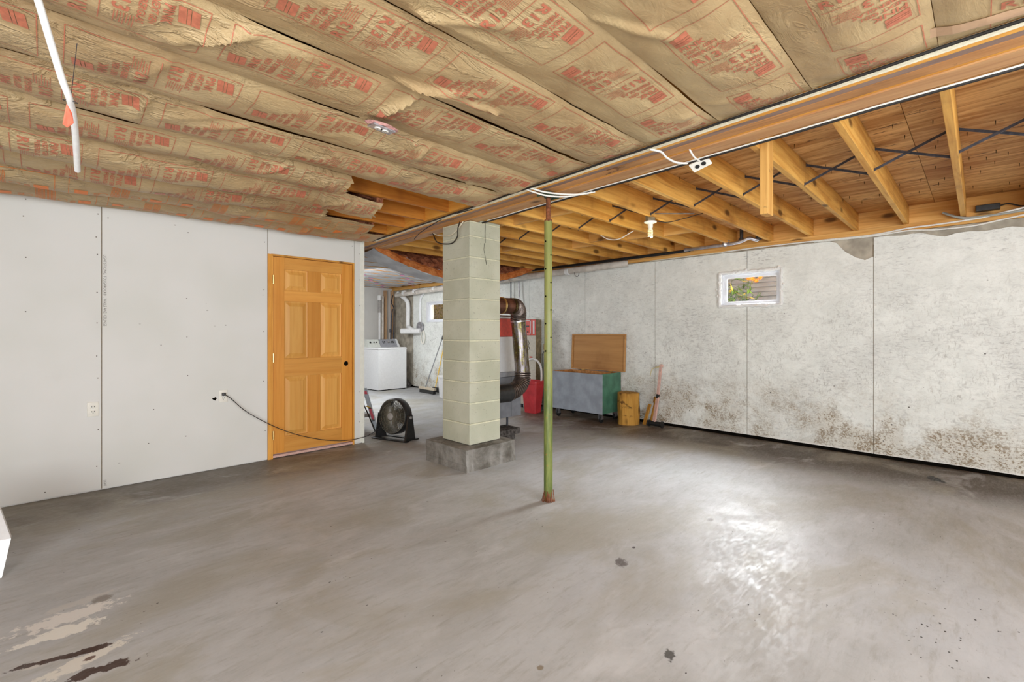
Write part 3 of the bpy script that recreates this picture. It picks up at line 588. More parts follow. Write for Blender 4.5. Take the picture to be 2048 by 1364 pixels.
# printed box master, u along the text, v down the stack
def master(kind):
    V = []; F = []
    def put(v2, f, fn):
        b = len(V); V.extend([fn(*p) for p in v2]); F.extend([tuple(i+b for i in q) for q in f])
    def rect(u0, u1, v0, v1, sh=0): put([(u0, v0), (u1, v0-sh), (u1, v1-sh), (u0, v1)], [(0, 1, 2, 3)], lambda a, b: (a, b))
    L = .545; Wd = .247; t = .0028
    rect(0, Wd, 0, t); rect(0, Wd, L-t, L); rect(0, t, t, L-t); rect(Wd-t, Wd, t, L-t)
    if kind == 0:
        for flip in (0, 1):
            fl = (lambda a, b: (a, b)) if not flip else (lambda a, b: (Wd-a, L-b))
            def T(s_, u, v, h, wd): v2, f = text2d(s_, h, wd, .022); put(v2, f, lambda a, b: fl(u+a, v+h-b))
            for q in ((.020, .086, .028, .052), (.020, .086, .054, .064), (.020, .086, .066, .088)):
                put([(q[0], q[2]), (q[1], q[2]-.008), (q[1], q[3]-.008), (q[0], q[3])], [(0, 1, 2, 3)], fl)
            T('PINK', .024, .094, .030, .092); T('NEXT GEN', .024, .133, .021, .116); T('FIBERGLAS', .024, .163, .021, .136); T('R13', .024, .202, .044, .100)
            for j in range(7):
                put([(.132, .188+j*.008), (.212-(j % 3)*.012, .188+j*.008), (.212-(j % 3)*.012, .1905+j*.008), (.132, .1905+j*.008)], [(0, 1, 2, 3)], fl)
        rect(0.02, Wd-.02, L/2-t/2, L/2+t/2)
    else:
        for u0 in (.02,):
            rect(u0+.02, u0+.10, .03, .10); rect(u0+.02, u0+.10, L-.10, L-.03)
        for v0 in (.13, .40):
            v2, f = text2d('R13', .03, .06, .022); put(v2, f, lambda a, b: (.04+a, v0+.03-b))
        for j in range(16): rect(.03, Wd-.02, .22+j*.0065, .2225+j*.0065) if j != 8 else None
        n = 14; v2 = [(.09+r*math.cos(2*PI*i/n), .18+r*math.sin(2*PI*i/n)) for r in (.026, .022) for i in range(n)]; put(v2, [(i, (i+1) % n, n+(i+1) % n, n+i) for i in range(n)], lambda a, b: (a, b))
        v2 = [(p[0], p[1]+.18) for p in v2]; put(v2, [(i, (i+1) % n, n+(i+1) % n, n+i) for i in range(n)], lambda a, b: (a, b))
    bm = bmesh.new(); vs = [bm.verts.new((a, b, 0)) for a, b in V]
    for q in F:
        try: bm.faces.new([vs[i] for i in q])
        except ValueError: pass
    for i in range(1, 13): bmesh.ops.bisect_plane(bm, geom=bm.verts[:]+bm.edges[:]+bm.faces[:], plane_co=(i*.02, 0, 0), plane_no=(1, 0, 0))
    for i in range(1, 28): bmesh.ops.bisect_plane(bm, geom=bm.verts[:]+bm.edges[:]+bm.faces[:], plane_co=(0, i*.02, 0), plane_no=(0, 1, 0))
    bmesh.ops.triangulate(bm, faces=[f for f in bm.faces if len(f.verts) > 4]); bm.verts.index_update()
    out = ([(v.co.x, v.co.y) for v in bm.verts], [tuple(v.index for v in f.verts) for f in bm.faces]); bm.free(); return out
MA, MBb = master(0), master(1)
OFF = {-1: .1, 0: .294, 1: .305, 2: .21, 3: .49, 4: .45, 5: .04, 6: .38, 7: .55, 8: .20, 9: .50, 10: .10, 11: .33}
for k in range(-2, 12):
    x0 = -.75; y0 = YK(k)+.001; y1_ = YK(k+1)-.001
    nx = int(3.3/.016); ny = 34
    V = []; F = []
    def xe(y_):
        e = ENDS.get(k); q = XL(y_)-.012
        if e is None: return q
        return min(q, e+.05*noise.noise((y_*9, k, 2))+.03*noise.noise((y_*40, k, 3))+.12*(y_-y0)*(1 if k in (7, 8) else -1))
    for i in range(nx+1):
        for j in range(ny+1):
            y_ = y0+(y1_-y0)*j/ny; x = x0+(xe(y_)-x0)*i/nx; pn = min(1, max(0, (XL(y_)-x)/.2))
            ya = y0+pn*(seam_wob(k, x)+seam_gap(k, x)); yb = y1_+pn*(seam_wob(k+1, x)-seam_gap(k+1, x)); y_ = ya+(yb-ya)*j/ny; V.append((x, y_, batt_z(k, x, y_)))
    F = [(i*(ny+1)+j, i*(ny+1)+j+1, (i+1)*(ny+1)+j+1, (i+1)*(ny+1)+j) for i in range(nx) for j in range(ny)]
    g = MB(); g.add(V, F); b = g.build('insulation_batt', 'kraft', CE, True)
    if ENDS.get(k):
        g = MB(); V = []; n = 16
        for j in range(n+1):
            y_ = y0+(y1_-y0)*j/n; xx = xe(y_)-.012+.006*math.sin(j*3); V += [(xx, y_, batt_z(k, xx, y_)+.003), (xx+.006*math.sin(j*5), y_, 2.40+.02*math.sin(j*1.7)), (xx-.3, y_, 2.43)]
        g.add(V, [q for j in range(n) for q in ((j*3, j*3+1, j*3+4, j*3+3), (j*3+1, j*3+2, j*3+5, j*3+4))]); g.build('fiberglass_edge', 'fiber_pink' if k == 9 else 'fiber', b)
    s0 = OFF.get(k, .2); V = []; F = []; m = MBb if k >= 10 else MA; n0 = -2
    xs = s0-.61*2
    while xs < 2.6:
        base = len(V); keep = []
        for a, c in m[0]:
            x = xs+c; y_ = y0+.275-a; keep.append(x0 < x < xe(y_)-.01); V.append((x, y_, batt_z(k, x, y_)-.0022 if x0 < x else 2.3))
        F += [tuple(i+base for i in q) for q in m[1] if all(keep[i] for i in q)]; xs += .61
    g = MB()
    used = sorted({i for q in F for i in q}); mp = {i: n for n, i in enumerate(used)}; g.add([V[i] for i in used], [tuple(mp[i] for i in q) for q in F])
    g.build('printed_lettering', 'print_orange' if k >= 10 else 'print', b)
    if k == -1:
        g = MB(); V = [(2.19+.068*i/6, -.12+.25*j/12, 0) for i in range(7) for j in range(13)]; V = [(x, y_, batt_z(k, x, y_)-.004) for x, y_, _ in V]
        g.add(V, [(i*13+j, i*13+j+1, i*13+14+j, i*13+13+j) for i in range(6) for j in range(12)]); g.build('tape_patch', 'tape', b)
# brown loose batt below the last bay along the partition
g = MB(); V = []; nx, ny = 150, 10
for i in range(nx+1):
    for j in range(ny+1):
        x = -.75+(2.55+.75)*i/nx; t = j/ny; y_ = 4.90+.186*t; V.append((x, y_, 2.342+.014*min(1, max(0, x-.8))-.024*math.sin(PI*min(1, t*1.1))-.014*noise.noise((x*2, 1, 4))-.01*t+.02*max(0, -x-.1)))
g.add(V, [(i*(ny+1)+j, i*(ny+1)+j+1, (i+1)*(ny+1)+j+1, (i+1)*(ny+1)+j) for i in range(nx) for j in range(ny)]); g.build('insulation_batt', 'kraft', CE, True)
# foil batts over the laundry end
for k in range(14, 25):
    y0, y1_ = YK(k)+.021, YK(k+1)-.021; V = []; nx, ny = 90, 14; g = MB(); dr = 0
    for i in range(nx+1):
        for j in range(ny+1):
            t = j/ny; y_ = y0+(y1_-y0)*t; x = 2.4+(5.95-2.4)*i/nx; V.append((x, y_, 2.376-dr-.006*max(0, math.sin(PI*t))**.6*(1+.5*noise.noise((x*1.5, k, 1)))-.014*noise.noise((x*5, y_*7, 3))))
    g.add(V, [(i*(ny+1)+j, i*(ny+1)+j+1, (i+1)*(ny+1)+j+1, (i+1)*(ny+1)+j) for i in range(nx) for j in range(ny)]); b = g.build('foil_batt', 'foil', CE, True, label='silver foil faced insulation batt')
    g = MB()
    for xx in [2.75+.37*(k % 3)+.95*q for q in range(4)]:
        ym = (y0+y1_)/2; zz = 2.376-dr-.020; g.add([(xx, ym-.07, zz), (xx+.09, ym-.07, zz), (xx+.20, ym+.08, zz), (xx+.11, ym+.08, zz)], [(0, 1, 2, 3)])
    g.build('pink_marks', 'pink_print', b)
    
# sagging fibreglass batt
S = root('sagging_batt', (4.0, 5.65, 2.2), 'torn orange-brown fibreglass batt sagging from the joists behind the chimney', 'insulation')
V = []; nx, ny = 70, 12; Vu = []
def sagz(x): t = (x-2.95)/3.0; return 2.365-.32*math.sin(PI*min(1, max(0, t)))**.8
for i in range(nx+1):
    for j in range(ny+1):
        x = 2.95+3.0*i/nx; t = j/ny; y_ = 5.46+.42*t; z = sagz(x)-.02*math.sin(PI*t)+.012*noise.noise((x*5, y_*6, 1)); V.append((x, y_, z))
g = MB(); g.add(V, [(i*(ny+1)+j, i*(ny+1)+j+1, (i+1)*(ny+1)+j+1, (i+1)*(ny+1)+j) for i in range(nx) for j in range(ny)]); g.build('foil_face', 'foil', S, True)
g = MB(); V = []; n2 = 8
for i in range(nx+1):
    x = 2.95+3.0*i/nx; z0 = sagz(x)
    for j in range(n2+1):
        t = j/n2; th = min(.105, max(.02, (2.40-z0)*.9)); V.append((x, 5.455-.02*math.sin(PI*t)+.02*noise.noise((x*9, t*5, 2))+.02*t, z0+.004+th*t+.012*noise.noise((x*11, t*3, 8))))
g.add(V, [(i*(n2+1)+j, i*(n2+1)+j+1, (i+1)*(n2+1)+j+1, (i+1)*(n2+1)+j) for i in range(nx) for j in range(n2)]); g.build('fibre_edge', 'fiber_orange', S, True)
g = MB(); V = []
for i in range(nx+1):
    for j in range(ny+1):
        x = 2.95+3.0*i/nx; t = j/ny; z0 = sagz(x); th = min(.105, max(.02, (2.40-z0)*.9)); V.append((x, 5.475+.26*t, z0+th+(2.44-z0-th)*t**.7+.035*noise.noise((x*6, t*3, 5))+.02*noise.noise((x*19, t*9, 5))))
g.add(V, [(i*(ny+1)+j, i*(ny+1)+j+1, (i+1)*(ny+1)+j+1, (i+1)*(ny+1)+j) for i in range(nx) for j in range(ny)]); g.build('fibre_top', 'fiber', S, True)

# ------------------------------------------------------------------ block chimney
CH = root('block_chimney', (3.05, 3.64, 0), 'pale yellow concrete block chimney on a grey footing', 'chimney')
PX0, PX1, PY0, PY1 = 2.853, 3.253, 3.435, 3.865
g = MB(); V = []
bm = bmesh.new(); bmesh.ops.create_cube(bm, size=1)
for v in bm.verts: v.co = Vector((3.03+v.co.x*.63, 3.64+v.co.y*.64, .1035+v.co.z*.207))
bmesh.ops.subdivide_edges(bm, edges=bm.edges[:], cuts=14, use_grid_fill=True)
for v in bm.verts:
    n_ = noise.noise_vector(v.co*6)*.006+noise.noise_vector(v.co*25)*.003; v.co += Vector((n_.x, n_.y, n_.z if v.co.z > .05 else 0))
    if v.co.z < .06: v.co.x += .004; v.co.y -= .004
bm.verts.index_update(); g.add([v.co.copy() for v in bm.verts], [[v.index for v in f.verts] for f in bm.faces]); bm.free(); g.build('footing', 'footing', CH, label='rough dark grey concrete footing')
z = .213
for c_ in range(11):
    h = .1965; jo = .0075; x0, x1, y0, y1_ = PX0, PX1, PY0, PY1
    z1 = min(z+h-.001, 2.36)
    if z > 2.30: break
    split = 3.09 if c_ % 2 else None
    j = random.uniform(-.003, .003)
    if z1-z > .05:
        g = MB(); g.box(x0+j, x1+j, y0+j, y1_+j, z, z1-jo, .006); g.build('concrete_block', 'cmu', CH)
        g = MB(); g.box(x0+.002, x1-.002, y0+.002, y1_-.002, z1-jo-.002, z+h+jo*.5 if z1 < 2.36 else z1, .002); g.build('mortar_joint', 'mortar', CH)
    z += h+.0045
g = MB(); g.box(2.985, PX1, PY0, PY1, 2.36, ZS-.002, .004); g.build('concrete_block', 'cmu', CH)
# cracks
g = MB(); cr = [(3.045, 2.50), (3.05, 2.36), (3.045, 2.26), (3.05, 2.17)]; cr2 = [(3.035, 2.165), (3.03, 2.10), (3.05, 2.02), (3.065, 1.96)]
for c_ in (cr, cr2):
    for a, b in zip(c_[:-1], c_[1:]): g.bar((a[0], PY0-.0035, a[1]), (b[0], PY0-.0035, b[1]), .0035, .001, (0, 1, 0))
g.build('crack', 'hole', CH)

# ------------------------------------------------------------------ steel post
px, py = 2.73, 2.345
PO = root('steel_post', (px, py, 0), 'green adjustable steel post with punched holes and a rusty screw top', 'post')
g = MB(); g.lathe([(.035, .0), (.0355, .01), (.0345, .02), (.0345, .02), (.0345, 1.13)], (px, py, 0), n=28); g.build('outer_tube', 'post', PO, True)
g = MB(); g.lathe([(.036, 1.13), (.036, 1.135), (.031, 1.136), (.031, 2.145), (.029, 2.15)], (px, py, 0), n=28); g.build('inner_tube', 'post', PO, True)
g = MB()
pr = [(.0165 if i % 2 else .0195, 2.145+i*.0052) for i in range(37)]; g.lathe(pr, (px, py, 0), n=18); g.lathe([(.034, 2.143), (.034, 2.158)], (px, py, 0), n=6); g.build('screw_jack', 'rust', PO, True)
g = MB(); g.box(px-.075, px+.075, py-.05, py+.05, 2.348, 2.358); g.lathe([(.03, 2.328), (.04, 2.347)], (px, py, 0), n=18); g.box(px-.075, px-.070, py-.05, py+.05, 2.33, 2.348); g.box(px+.07, px+.075, py-.05, py+.05, 2.33, 2.348); g.build('top_plate', 'post_plate', PO)
vd = math.atan2(-py, -px)
for i in range(9):
    zz = 1.99-i*.105 if i % 2 else 1.99-i*.105; an = vd+(-.55 if i % 2 == 0 else .75)*1.0
    an = vd+(-.7 if i % 2 else .7)*-1
    c_ = Vector((px+.0312*math.cos(an), py+.0312*math.sin(an), zz)); g = MB(); g.lathe([(.0065, -.002), (.0065, .0008)], c_, (math.cos(an), math.sin(an), 0), 12); g.build('punched_hole', 'hole', PO)
g = MB(); rr = random.Random(3)
for i in range(26):
    a = rr.uniform(2.2, 5.2); r = rr.uniform(.034, .055); g.bar((px+r*math.cos(a), py+r*math.sin(a), 0), (px+(r-.012)*math.cos(a+.1), py+(r-.012)*math.sin(a+.1), rr.uniform(.01, .09)), .006, .003)
g.build('rust_flakes', 'rust', PO, kind='stuff')

# ------------------------------------------------------------------ cables along the beam
def line_cable(name, f, z, r, mat, label, y0=-.5, y1_=5.0, sagk=.003, flatk=1):
    pts = []; n = 70
    for i in range(n+1):
        y_ = y0+(y1_-y0)*i/n; x = XL(y_)+(XRb(y_)-XL(y_))*f+.006*noise.noise((y_*1.3, f*9, 1)); pts.append((x, y_, z-sagk*abs(math.sin(y_*3.9+f*5))))
    g = MB(); g.tube(pts, r, 8); return tag(g.build(name, mat, None, True), label, 'cable', 'cables stapled along the wooden beam')
line_cable('electrical_cable', -.062, 2.354, .0068, 'cable_black', 'black cable along the paper-covered edge of the wooden beam')
line_cable('electrical_cable', -.020, 2.3615, .0074, 'cable', 'cream cable on the beam, closest to the printed paper')
line_cable('electrical_cable', .026, 2.362, .0076, 'cable', 'cream cable on the beam between two other cream cables')
line_cable('electrical_cable', .074, 2.3615, .0078, 'cable', 'cream cable on the beam, third in from the printed paper')
line_cable('electrical_cable', 1.0, 2.357, .0042, 'cable_white', 'white cable along the open-joist edge of the wooden beam', -.5, 3.3)
line_cable('electrical_cable', 1.03, 2.352, .008, 'cable_black', 'black cable along the open-joist edge of the wooden beam', -.5, 3.4)
def cable(pts, r, mat, label, n=8, name='electrical_cable'):
    g = MB(); g.tube(spline(pts, n), r, 7); return tag(g.build(name, mat, None, True), label, 'cable')
cable([(2.50, 2.33, 2.352), (2.55, 2.31, 2.345), (2.62, 2.28, 2.335), (2.72, 2.20, 2.325), (2.83, 2.12, 2.33), (2.90, 2.03, 2.345)], .006, 'cable_white', 'short white cable crossing the beam over the green post top')
cable([(2.51, 2.37, 2.352), (2.56, 2.35, 2.34), (2.66, 2.30, 2.322), (2.76, 2.22, 2.318), (2.85, 2.14, 2.335), (2.90, 2.09, 2.345)], .006, 'cable_white', 'second white cable crossing the beam beside the green post top')
cable([(2.465, 1.345, 2.352), (2.53, 1.31, 2.345), (2.60, 1.31, 2.33), (2.70, 1.30, 2.325), (2.77, 1.27, 2.33), (2.81, 1.28, 2.345)], .006, 'cable_white', 'white cable crossing the beam towards the hanging receptacle')
cable([(2.66, 1.20, 2.366), (2.70, 1.19, 2.33), (2.75, 1.19, 2.325), (2.80, 1.20, 2.335)], .005, 'cable_white', 'small white loop of wire above the hanging receptacle')
cable([(2.80, 3.52, 2.35), (2.76, 3.50, 2.27), (2.80, 3.56, 2.21), (2.83, 3.70, 2.17), (2.85, 3.95, 2.22), (2.9, 4.1, 2.34)], .006, 'cable_black', 'black wire looping across the chimney top')
cable([(2.81, 3.48, 2.35), (2.80, 3.55, 2.29), (2.82, 3.70, 2.25), (2.84, 3.9, 2.28), (2.87, 4.05, 2.33)], .0045, 'cable', 'cream wire draped over the chimney top')
cable([(2.56, 3.05, 2.34), (2.62, 3.5, 2.36), (2.655, 3.95, 2.30), (2.70, 4.15, 2.26)], .004, 'cable_black', 'thin dark wire dropping from the beam left of the chimney')
cable([(4.45, 2.62, 2.38), (4.42, 2.78, 2.31), (4.4, 2.9, 2.32), (4.38, 3.0, 2.38)], .005, 'cable_white', 'white wire loop between two joists beyond the post')

# receptacle hanging at the beam
o = root('hanging_receptacle', (2.84, 1.25, 2.34), 'pale receptacle with black sockets hanging at the edge of the beam', 'power outlet')
X_ = Matrix.Translation((2.86, 1.22, 2.335)) @ Matrix.Rotation(-.25, 4, 'X') @ Matrix.Rotation(.45, 4, 'Y')
g = MB(X_); g.box(-.035, .035, -.058, .058, -.006, .004, .002); g.build('cover_plate', 'ivory', o)
for s_ in (-1, 1):
    g = MB(X_); g.lathe([(.014, 0), (.014, .004)], (0, s_*.02, -.006), (0, 0, -1), 14); g.build('socket', 'mirror_card', o)
o = root('ceiling_receptacle', (1.15, 2.05, 2.3), 'grey receptacle plate poking through a torn hole in the ceiling paper', 'power outlet')
X_ = Matrix.Translation((1.15, 2.052, 2.285)) @ Matrix.Rotation(.12, 4, 'X') @ Matrix.Rotation(.05, 4, 'Y')
g = MB(X_); g.box(-.058, .058, -.034, .034, -.004, .006, .002); g.build('cover_plate', 'galv', o)
for s_ in (-1, 1):
    g = MB(X_); g.lathe([(.0155, 0), (.0155, .004)], (s_*.02, 0, -.004), (0, 0, -1), 18); g.build('socket', 'ivory', o)
    g = MB(X_); [g.box(s_*.02-.006, s_*.02+.006, d-.0012, d+.0012, -.0088, -.008) for d in (-.006, .006)]; g.build('slots', 'hole', o)
g = MB(X_); g.lathe([(.004, 0), (.004, .002)], (0, 0, -.004), (0, 0, -1), 10); g.build('screw', 'hole', o)
g = MB(X_); V = []; n = 26
for i in range(n): 
    t = 2*PI*i/n; V += [(.064*math.cos(t)*(1.0+.15*math.sin(5*t)), .040*math.sin(t)*(1+.2*math.cos(7*t)), .002), (.085*math.cos(t), .055*math.sin(t), .012)]
g.add(V, [(i*2, (i*2+2) % (2*n), (i*2+3) % (2*n), i*2+1) for i in range(n)]); g.build('torn_edge', 'fiber_pink', o)

# ------------------------------------------------------------------ hanging white pipe with flag
PI_ = root('hanging_pipe', (.1, 1.6, 2.1), 'thin white plastic pipe hanging down from the ceiling with a red flag', 'pipe')
def cpt(u, v, d): # a point given by direction from the tripod and distance
    r = (u-1024)/932.5*d; s_, c_ = math.sin(YAW), math.cos(YAW); return Vector((d*c_+r*s_, d*s_-r*c_, 1.3-(v-663)/932.5*d))
pp = [cpt(60, -45, 1.37), cpt(76, 0, 1.42), cpt(100, 80, 1.48), cpt(124, 158, 1.55), cpt(141, 205, 1.62), cpt(150, 260, 1.76), cpt(155, 341, 2.0)]
PI_.location = pp[3]
g = MB(); g.tube(spline(pp, 8), .0105, 12); g.build('pipe', 'white_pvc', PI_, True)
g = MB(); q = cpt(141, 203, 1.62); g.tube([(q.x+.016*math.cos(t)*1.2, q.y+.016*math.sin(t)*1.2, q.z+.004*math.sin(t)) for t in [2*PI*i/20 for i in range(20)]], .0012, 6, closed=True); g.tube([q+Vector((.0, .018, 0)), q+Vector((.02, .03, .25))], .0012, 6); g.build('wire_ring', 'steel', PI_, True)
g = MB(); a, b, c_, d_ = cpt(133, 207, 1.60), cpt(144, 226, 1.60), cpt(147, 246, 1.58), cpt(125, 248, 1.58); e = cpt(134, 255, 1.57)
off = Vector((.001, .002, 0)); g.add([a, b, c_, e, d_]+[p+off for p in (a, b, c_, e, d_)], [(0, 1, 2, 3, 4), (9, 8, 7, 6, 5)]+[(i, (i+1) % 5, 5+(i+1) % 5, 5+i) for i in range(5)]); g.build('flag', 'flag', PI_)

# ------------------------------------------------------------------ fan
FX, FY = 2.985, 5.005; ang = math.atan2(-.30, -.95)
F_ = root('floor_fan', (FX, FY, 0), 'black round floor fan on a U-shaped stand', 'fan')
base = Matrix.Translation((FX, FY, .275)) @ Matrix.Rotation(ang, 4, 'Z'); T_ = base @ Matrix.Rotation(-.10, 4, 'Y')
g = MB(T_); R_ = .212
g.lathe([(R_-.008, .06), (R_, .05), (R_+.004, .03), (R_+.002, -.05), (R_-.012, -.075), (R_-.02, -.07), (R_-.010, -.045), (R_-.008, .03)], (0, 0, 0), (1, 0, 0), 40, closed=True); g.build('drum', 'black', F_, True)
g = MB(T_)
for i in range(84):
    a = 2*PI*i/84; ca, sa = math.cos(a), math.sin(a); cb, sb = math.cos(a+.12), math.sin(a+.12); g.tube([(.085, .045*cb, .045*sb), (.082, .12*ca, .12*sa), (.055, (R_-.006)*ca, (R_-.006)*sa)], .0023, 4, caps=False)
for r, xx in ((.05, .086), (.10, .085), (.15, .076), (R_-.012, .058)): g.tube([(xx, r*math.cos(t), r*math.sin(t)) for t in [2*PI*i/36 for i in range(36)]], .0024, 5, closed=True)
g.build('grille', 'grille', F_, kind='stuff')
g = MB(T_)
for i in range(56):
    a = 2*PI*i/56; g.tube([(-.075, .04*math.cos(a), .04*math.sin(a)), (-.07, (R_-.014)*math.cos(a), (R_-.014)*math.sin(a))], .0045, 4, caps=False)
g.build('rear_grille', 'black', F_)
g = MB(T_); g.lathe([(0, .092), (.030, .091), (.042, .086), (.044, .078), (.02, .074)], (0, 0, 0), (1, 0, 0), 24); g.build('hub_badge', 'grey_plastic', F_, True)
g = MB(T_); g.lathe([(.045, .03), (.05, .0), (.05, -.07), (.02, -.09)], (0, 0, 0), (1, 0, 0), 20); g.build('motor', 'black', F_, True)
for i in range(3):
    a0 = 2*PI*i/3; V = []; 
    for s_ in range(7):
        for t in range(5):
            r = .045+.15*t/4; a = a0+(-.5+s_/6)*1.35+.25*t/4; V.append((.035-.05*s_/6, r*math.cos(a), r*math.sin(a)))
    g = MB(T_); Ft = [(s_*5+t, s_*5+t+1, s_*5+t+6, s_*5+t+5) for s_ in range(6) for t in range(4)]; nV = len(V)
    V2 = V+[(x-.003, y_, z_) for x, y_, z_ in V]; g.add(V2, Ft+[tuple(i_+nV for i_ in reversed(q)) for q in Ft]); g.build('fan_blade', 'black', F_, True)
g = MB(base)
for s_ in (-1, 1):
    y_ = s_*(R_+.016); g.hexa([(-.085, y_-.014, -.26), (.085, y_-.014, -.26), (.085, y_+.014, -.26), (-.085, y_+.014, -.26)], [(-.035, y_-.012, .03), (.035, y_-.012, .03), (.035, y_+.012, .03), (-.035, y_+.012, .03)])
    g.build('upright', 'black', F_); g = MB(base)
    g.lathe([(.0, .014), (.016, .012), (.018, 0)], (0, y_+s_*.012, 0), (0, s_, 0), 14); g.build('tilt_knob', 'grey_plastic', F_, True); g = MB(base)
for xx in (-.09, .09): g.box(xx-.028, xx+.028, -R_-.06, R_+.06, -.2745, -.259, .004)
g.box(-.09, .09, -R_-.035, -R_+.0, -.272, -.26); g.box(-.09, .09, R_, R_+.035, -.272, -.26)
g.build('base', 'black', F_)
g = MB(T_); g.box(.060, .080, -.016, .016, .105, .175, .004); g.build('carry_clip', 'black', F_)
CRD = root('fan_cord', (2, 5.0, .2), 'black power cord sagging from the outlet past the pine door to the fan', 'cord')
pts = spline([(1.185, 5.058, .703), (1.235, 5.045, .665), (1.39, 5.035, .505), (1.68, 5.03, .307), (1.98, 5.03, .170), (2.31, 5.03, .082), (2.59, 5.03, .078), (2.80, 5.10, .12), (2.99, 5.09, .235), (3.09, 5.0, .30)], 10)
g = MB(); g.tube(pts, .0038, 8); g.build('cord', 'cable_black', CRD, True)
g = MB(); g.box(1.170, 1.200, 5.048, 5.0765, .690, .718, .004); g.build('plug', 'black', CRD, True)

# ------------------------------------------------------------------ step ladder behind the partition end
L_ = root('step_stool', (2.9, 5.6, 0), 'pale folding step ladder with a red warning label beside the partition end', 'step ladder')
for i, (dx, mat) in enumerate(((0, 'blue_label'), (-.36, 'white'))):
    g = MB(); g.hexa([(3.00+dx, 5.53, 0), (3.04+dx, 5.50, 0), (3.055+dx, 5.52, 0), (3.015+dx, 5.55, 0)], [(2.915+dx, 5.70, .56), (2.96+dx, 5.67, .56), (2.975+dx, 5.69, .56), (2.93+dx, 5.72, .56)]); g.build('side_rail', mat, L_)
def lp(t, w_): # point on the face of the front rail
    a = Vector((3.00, 5.53, 0)).lerp(Vector((2.915, 5.70, .56)), t); b = Vector((3.04, 5.50, 0)).lerp(Vector((2.96, 5.67, .56)), t); n_ = (b-a).cross(Vector((-.085, .17, .56))).normalized(); return a.lerp(b, w_)-n_*.002*(1 if n_.dot(Vector((2.9, 5.5, -.8))) > 0 else -1)
for t0, t1, m, nm in ((.28, .52, 'sticker', 'warning_label'), (.86, .93, 'sticker', 'warning_label'), (.52, .56, 'black', 'label_band'), (.24, .28, 'black', 'label_band')):
    g = MB(); g.hexa([lp(t0, .18), lp(t0, .82), lp(t0, .82)+Vector((0, .001, 0)), lp(t0, .18)+Vector((0, .001, 0))], [lp(t1, .18), lp(t1, .82), lp(t1, .82)+Vector((0, .001, 0)), lp(t1, .18)+Vector((0, .001, 0))]); g.build(nm, m, L_)
g = MB(); g.box(2.68, 2.985, 5.60, 5.76, .19, .235, .006); g.build('step', 'grey_plastic', L_)
for dx in (0, -.40):
    g = MB(); g.tube([(2.99+dx, 5.50, .01), (2.95+dx, 5.60, .22), (2.90+dx, 5.70, .42)], .008, 8); g.build('leg', 'black', L_)
    g = MB(); g.tube([(2.93+dx, 5.74, .01), (2.94+dx, 5.72, .20)], .009, 8); g.build('leg', 'black', L_)
g = MB(); g.bar((2.93, 5.62, .33), (2.97, 5.58, .31), .012, .012); g.build('yellow_clip', 'yellow_pole', L_)

# ------------------------------------------------------------------ washer
WA = root('washing_machine', (5.45, 9.55, 0), 'white top-loading washing machine with a grey and pale console', 'washing machine')
g = MB(); g.hexa([(5.10, 9.235, .02), (5.80, 9.235, .02), (5.80, 9.90, .02), (5.02, 9.90, .02)], [(5.10, 9.235, .90), (5.80, 9.235, .90), (5.80, 9.90, .90), (5.02, 9.90, .90)]); g.build('cabinet', 'white', WA)
g = MB(); g.hexa([(5.09, 9.228, .905), (5.808, 9.228, .905), (5.808, 9.91, .905), (5.01, 9.91, .905)], [(5.10, 9.24, .945), (5.80, 9.24, .945), (5.80, 9.90, .945), (5.02, 9.90, .945)]); g.build('lid', 'white', WA)
g = MB(); g.hexa([(5.12, 9.25, 0), (5.78, 9.25, 0), (5.78, 9.88, 0), (5.05, 9.88, 0)], [(5.12, 9.25, .02), (5.78, 9.25, .02), (5.78, 9.88, .02), (5.05, 9.88, .02)]); g.build('plinth', 'hole', WA)
def cons(x0, x1, mat, nm):
    g = MB(); g.hexa([(x0, 9.60, .945), (x1, 9.60, .945), (x1, 9.86, .945), (x0, 9.86, .945)], [(x0+.03, 9.74, 1.12), (x1+.01, 9.74, 1.12), (x1+.01, 9.86, 1.12), (x0+.03, 9.86, 1.12)]); return g.build(nm, mat, WA)
cons(5.06, 5.36, 'console_pale', 'pale_console'); cons(5.36, 5.80, 'grey_panel', 'grey_console')
g = MB(); g.hexa([(5.80, 9.58, .945), (5.85, 9.58, .945), (5.85, 9.88, .945), (5.80, 9.88, .945)], [(5.81, 9.72, 1.125), (5.84, 9.72, 1.125), (5.84, 9.88, 1.125), (5.81, 9.88, 1.125)]); g.build('console_end', 'white', WA)
for x, h in ((5.14, .02), (5.23, .014), (5.29, .014)):
    g = MB(); g.lathe([(h, 0), (h*.8, .02)], (x, 9.675, 1.05), (0, -.78, .62), 12); g.build('dial', 'black', WA)
g = MB()
for x in (5.46, 5.50, 5.68, 5.72, 5.60): g = MB(); g.bar((x, 9.662, 1.03), (x+.006, 9.70, 1.08), .014, .006, (0, -.78, .62)); g.build('button', 'black', WA)
g = MB(); g.lathe([(.024, 0), (.02, .02)], (5.595, 9.68, 1.055), (0, -.78, .62), 14); g.build('dial', 'grey_plastic', WA)

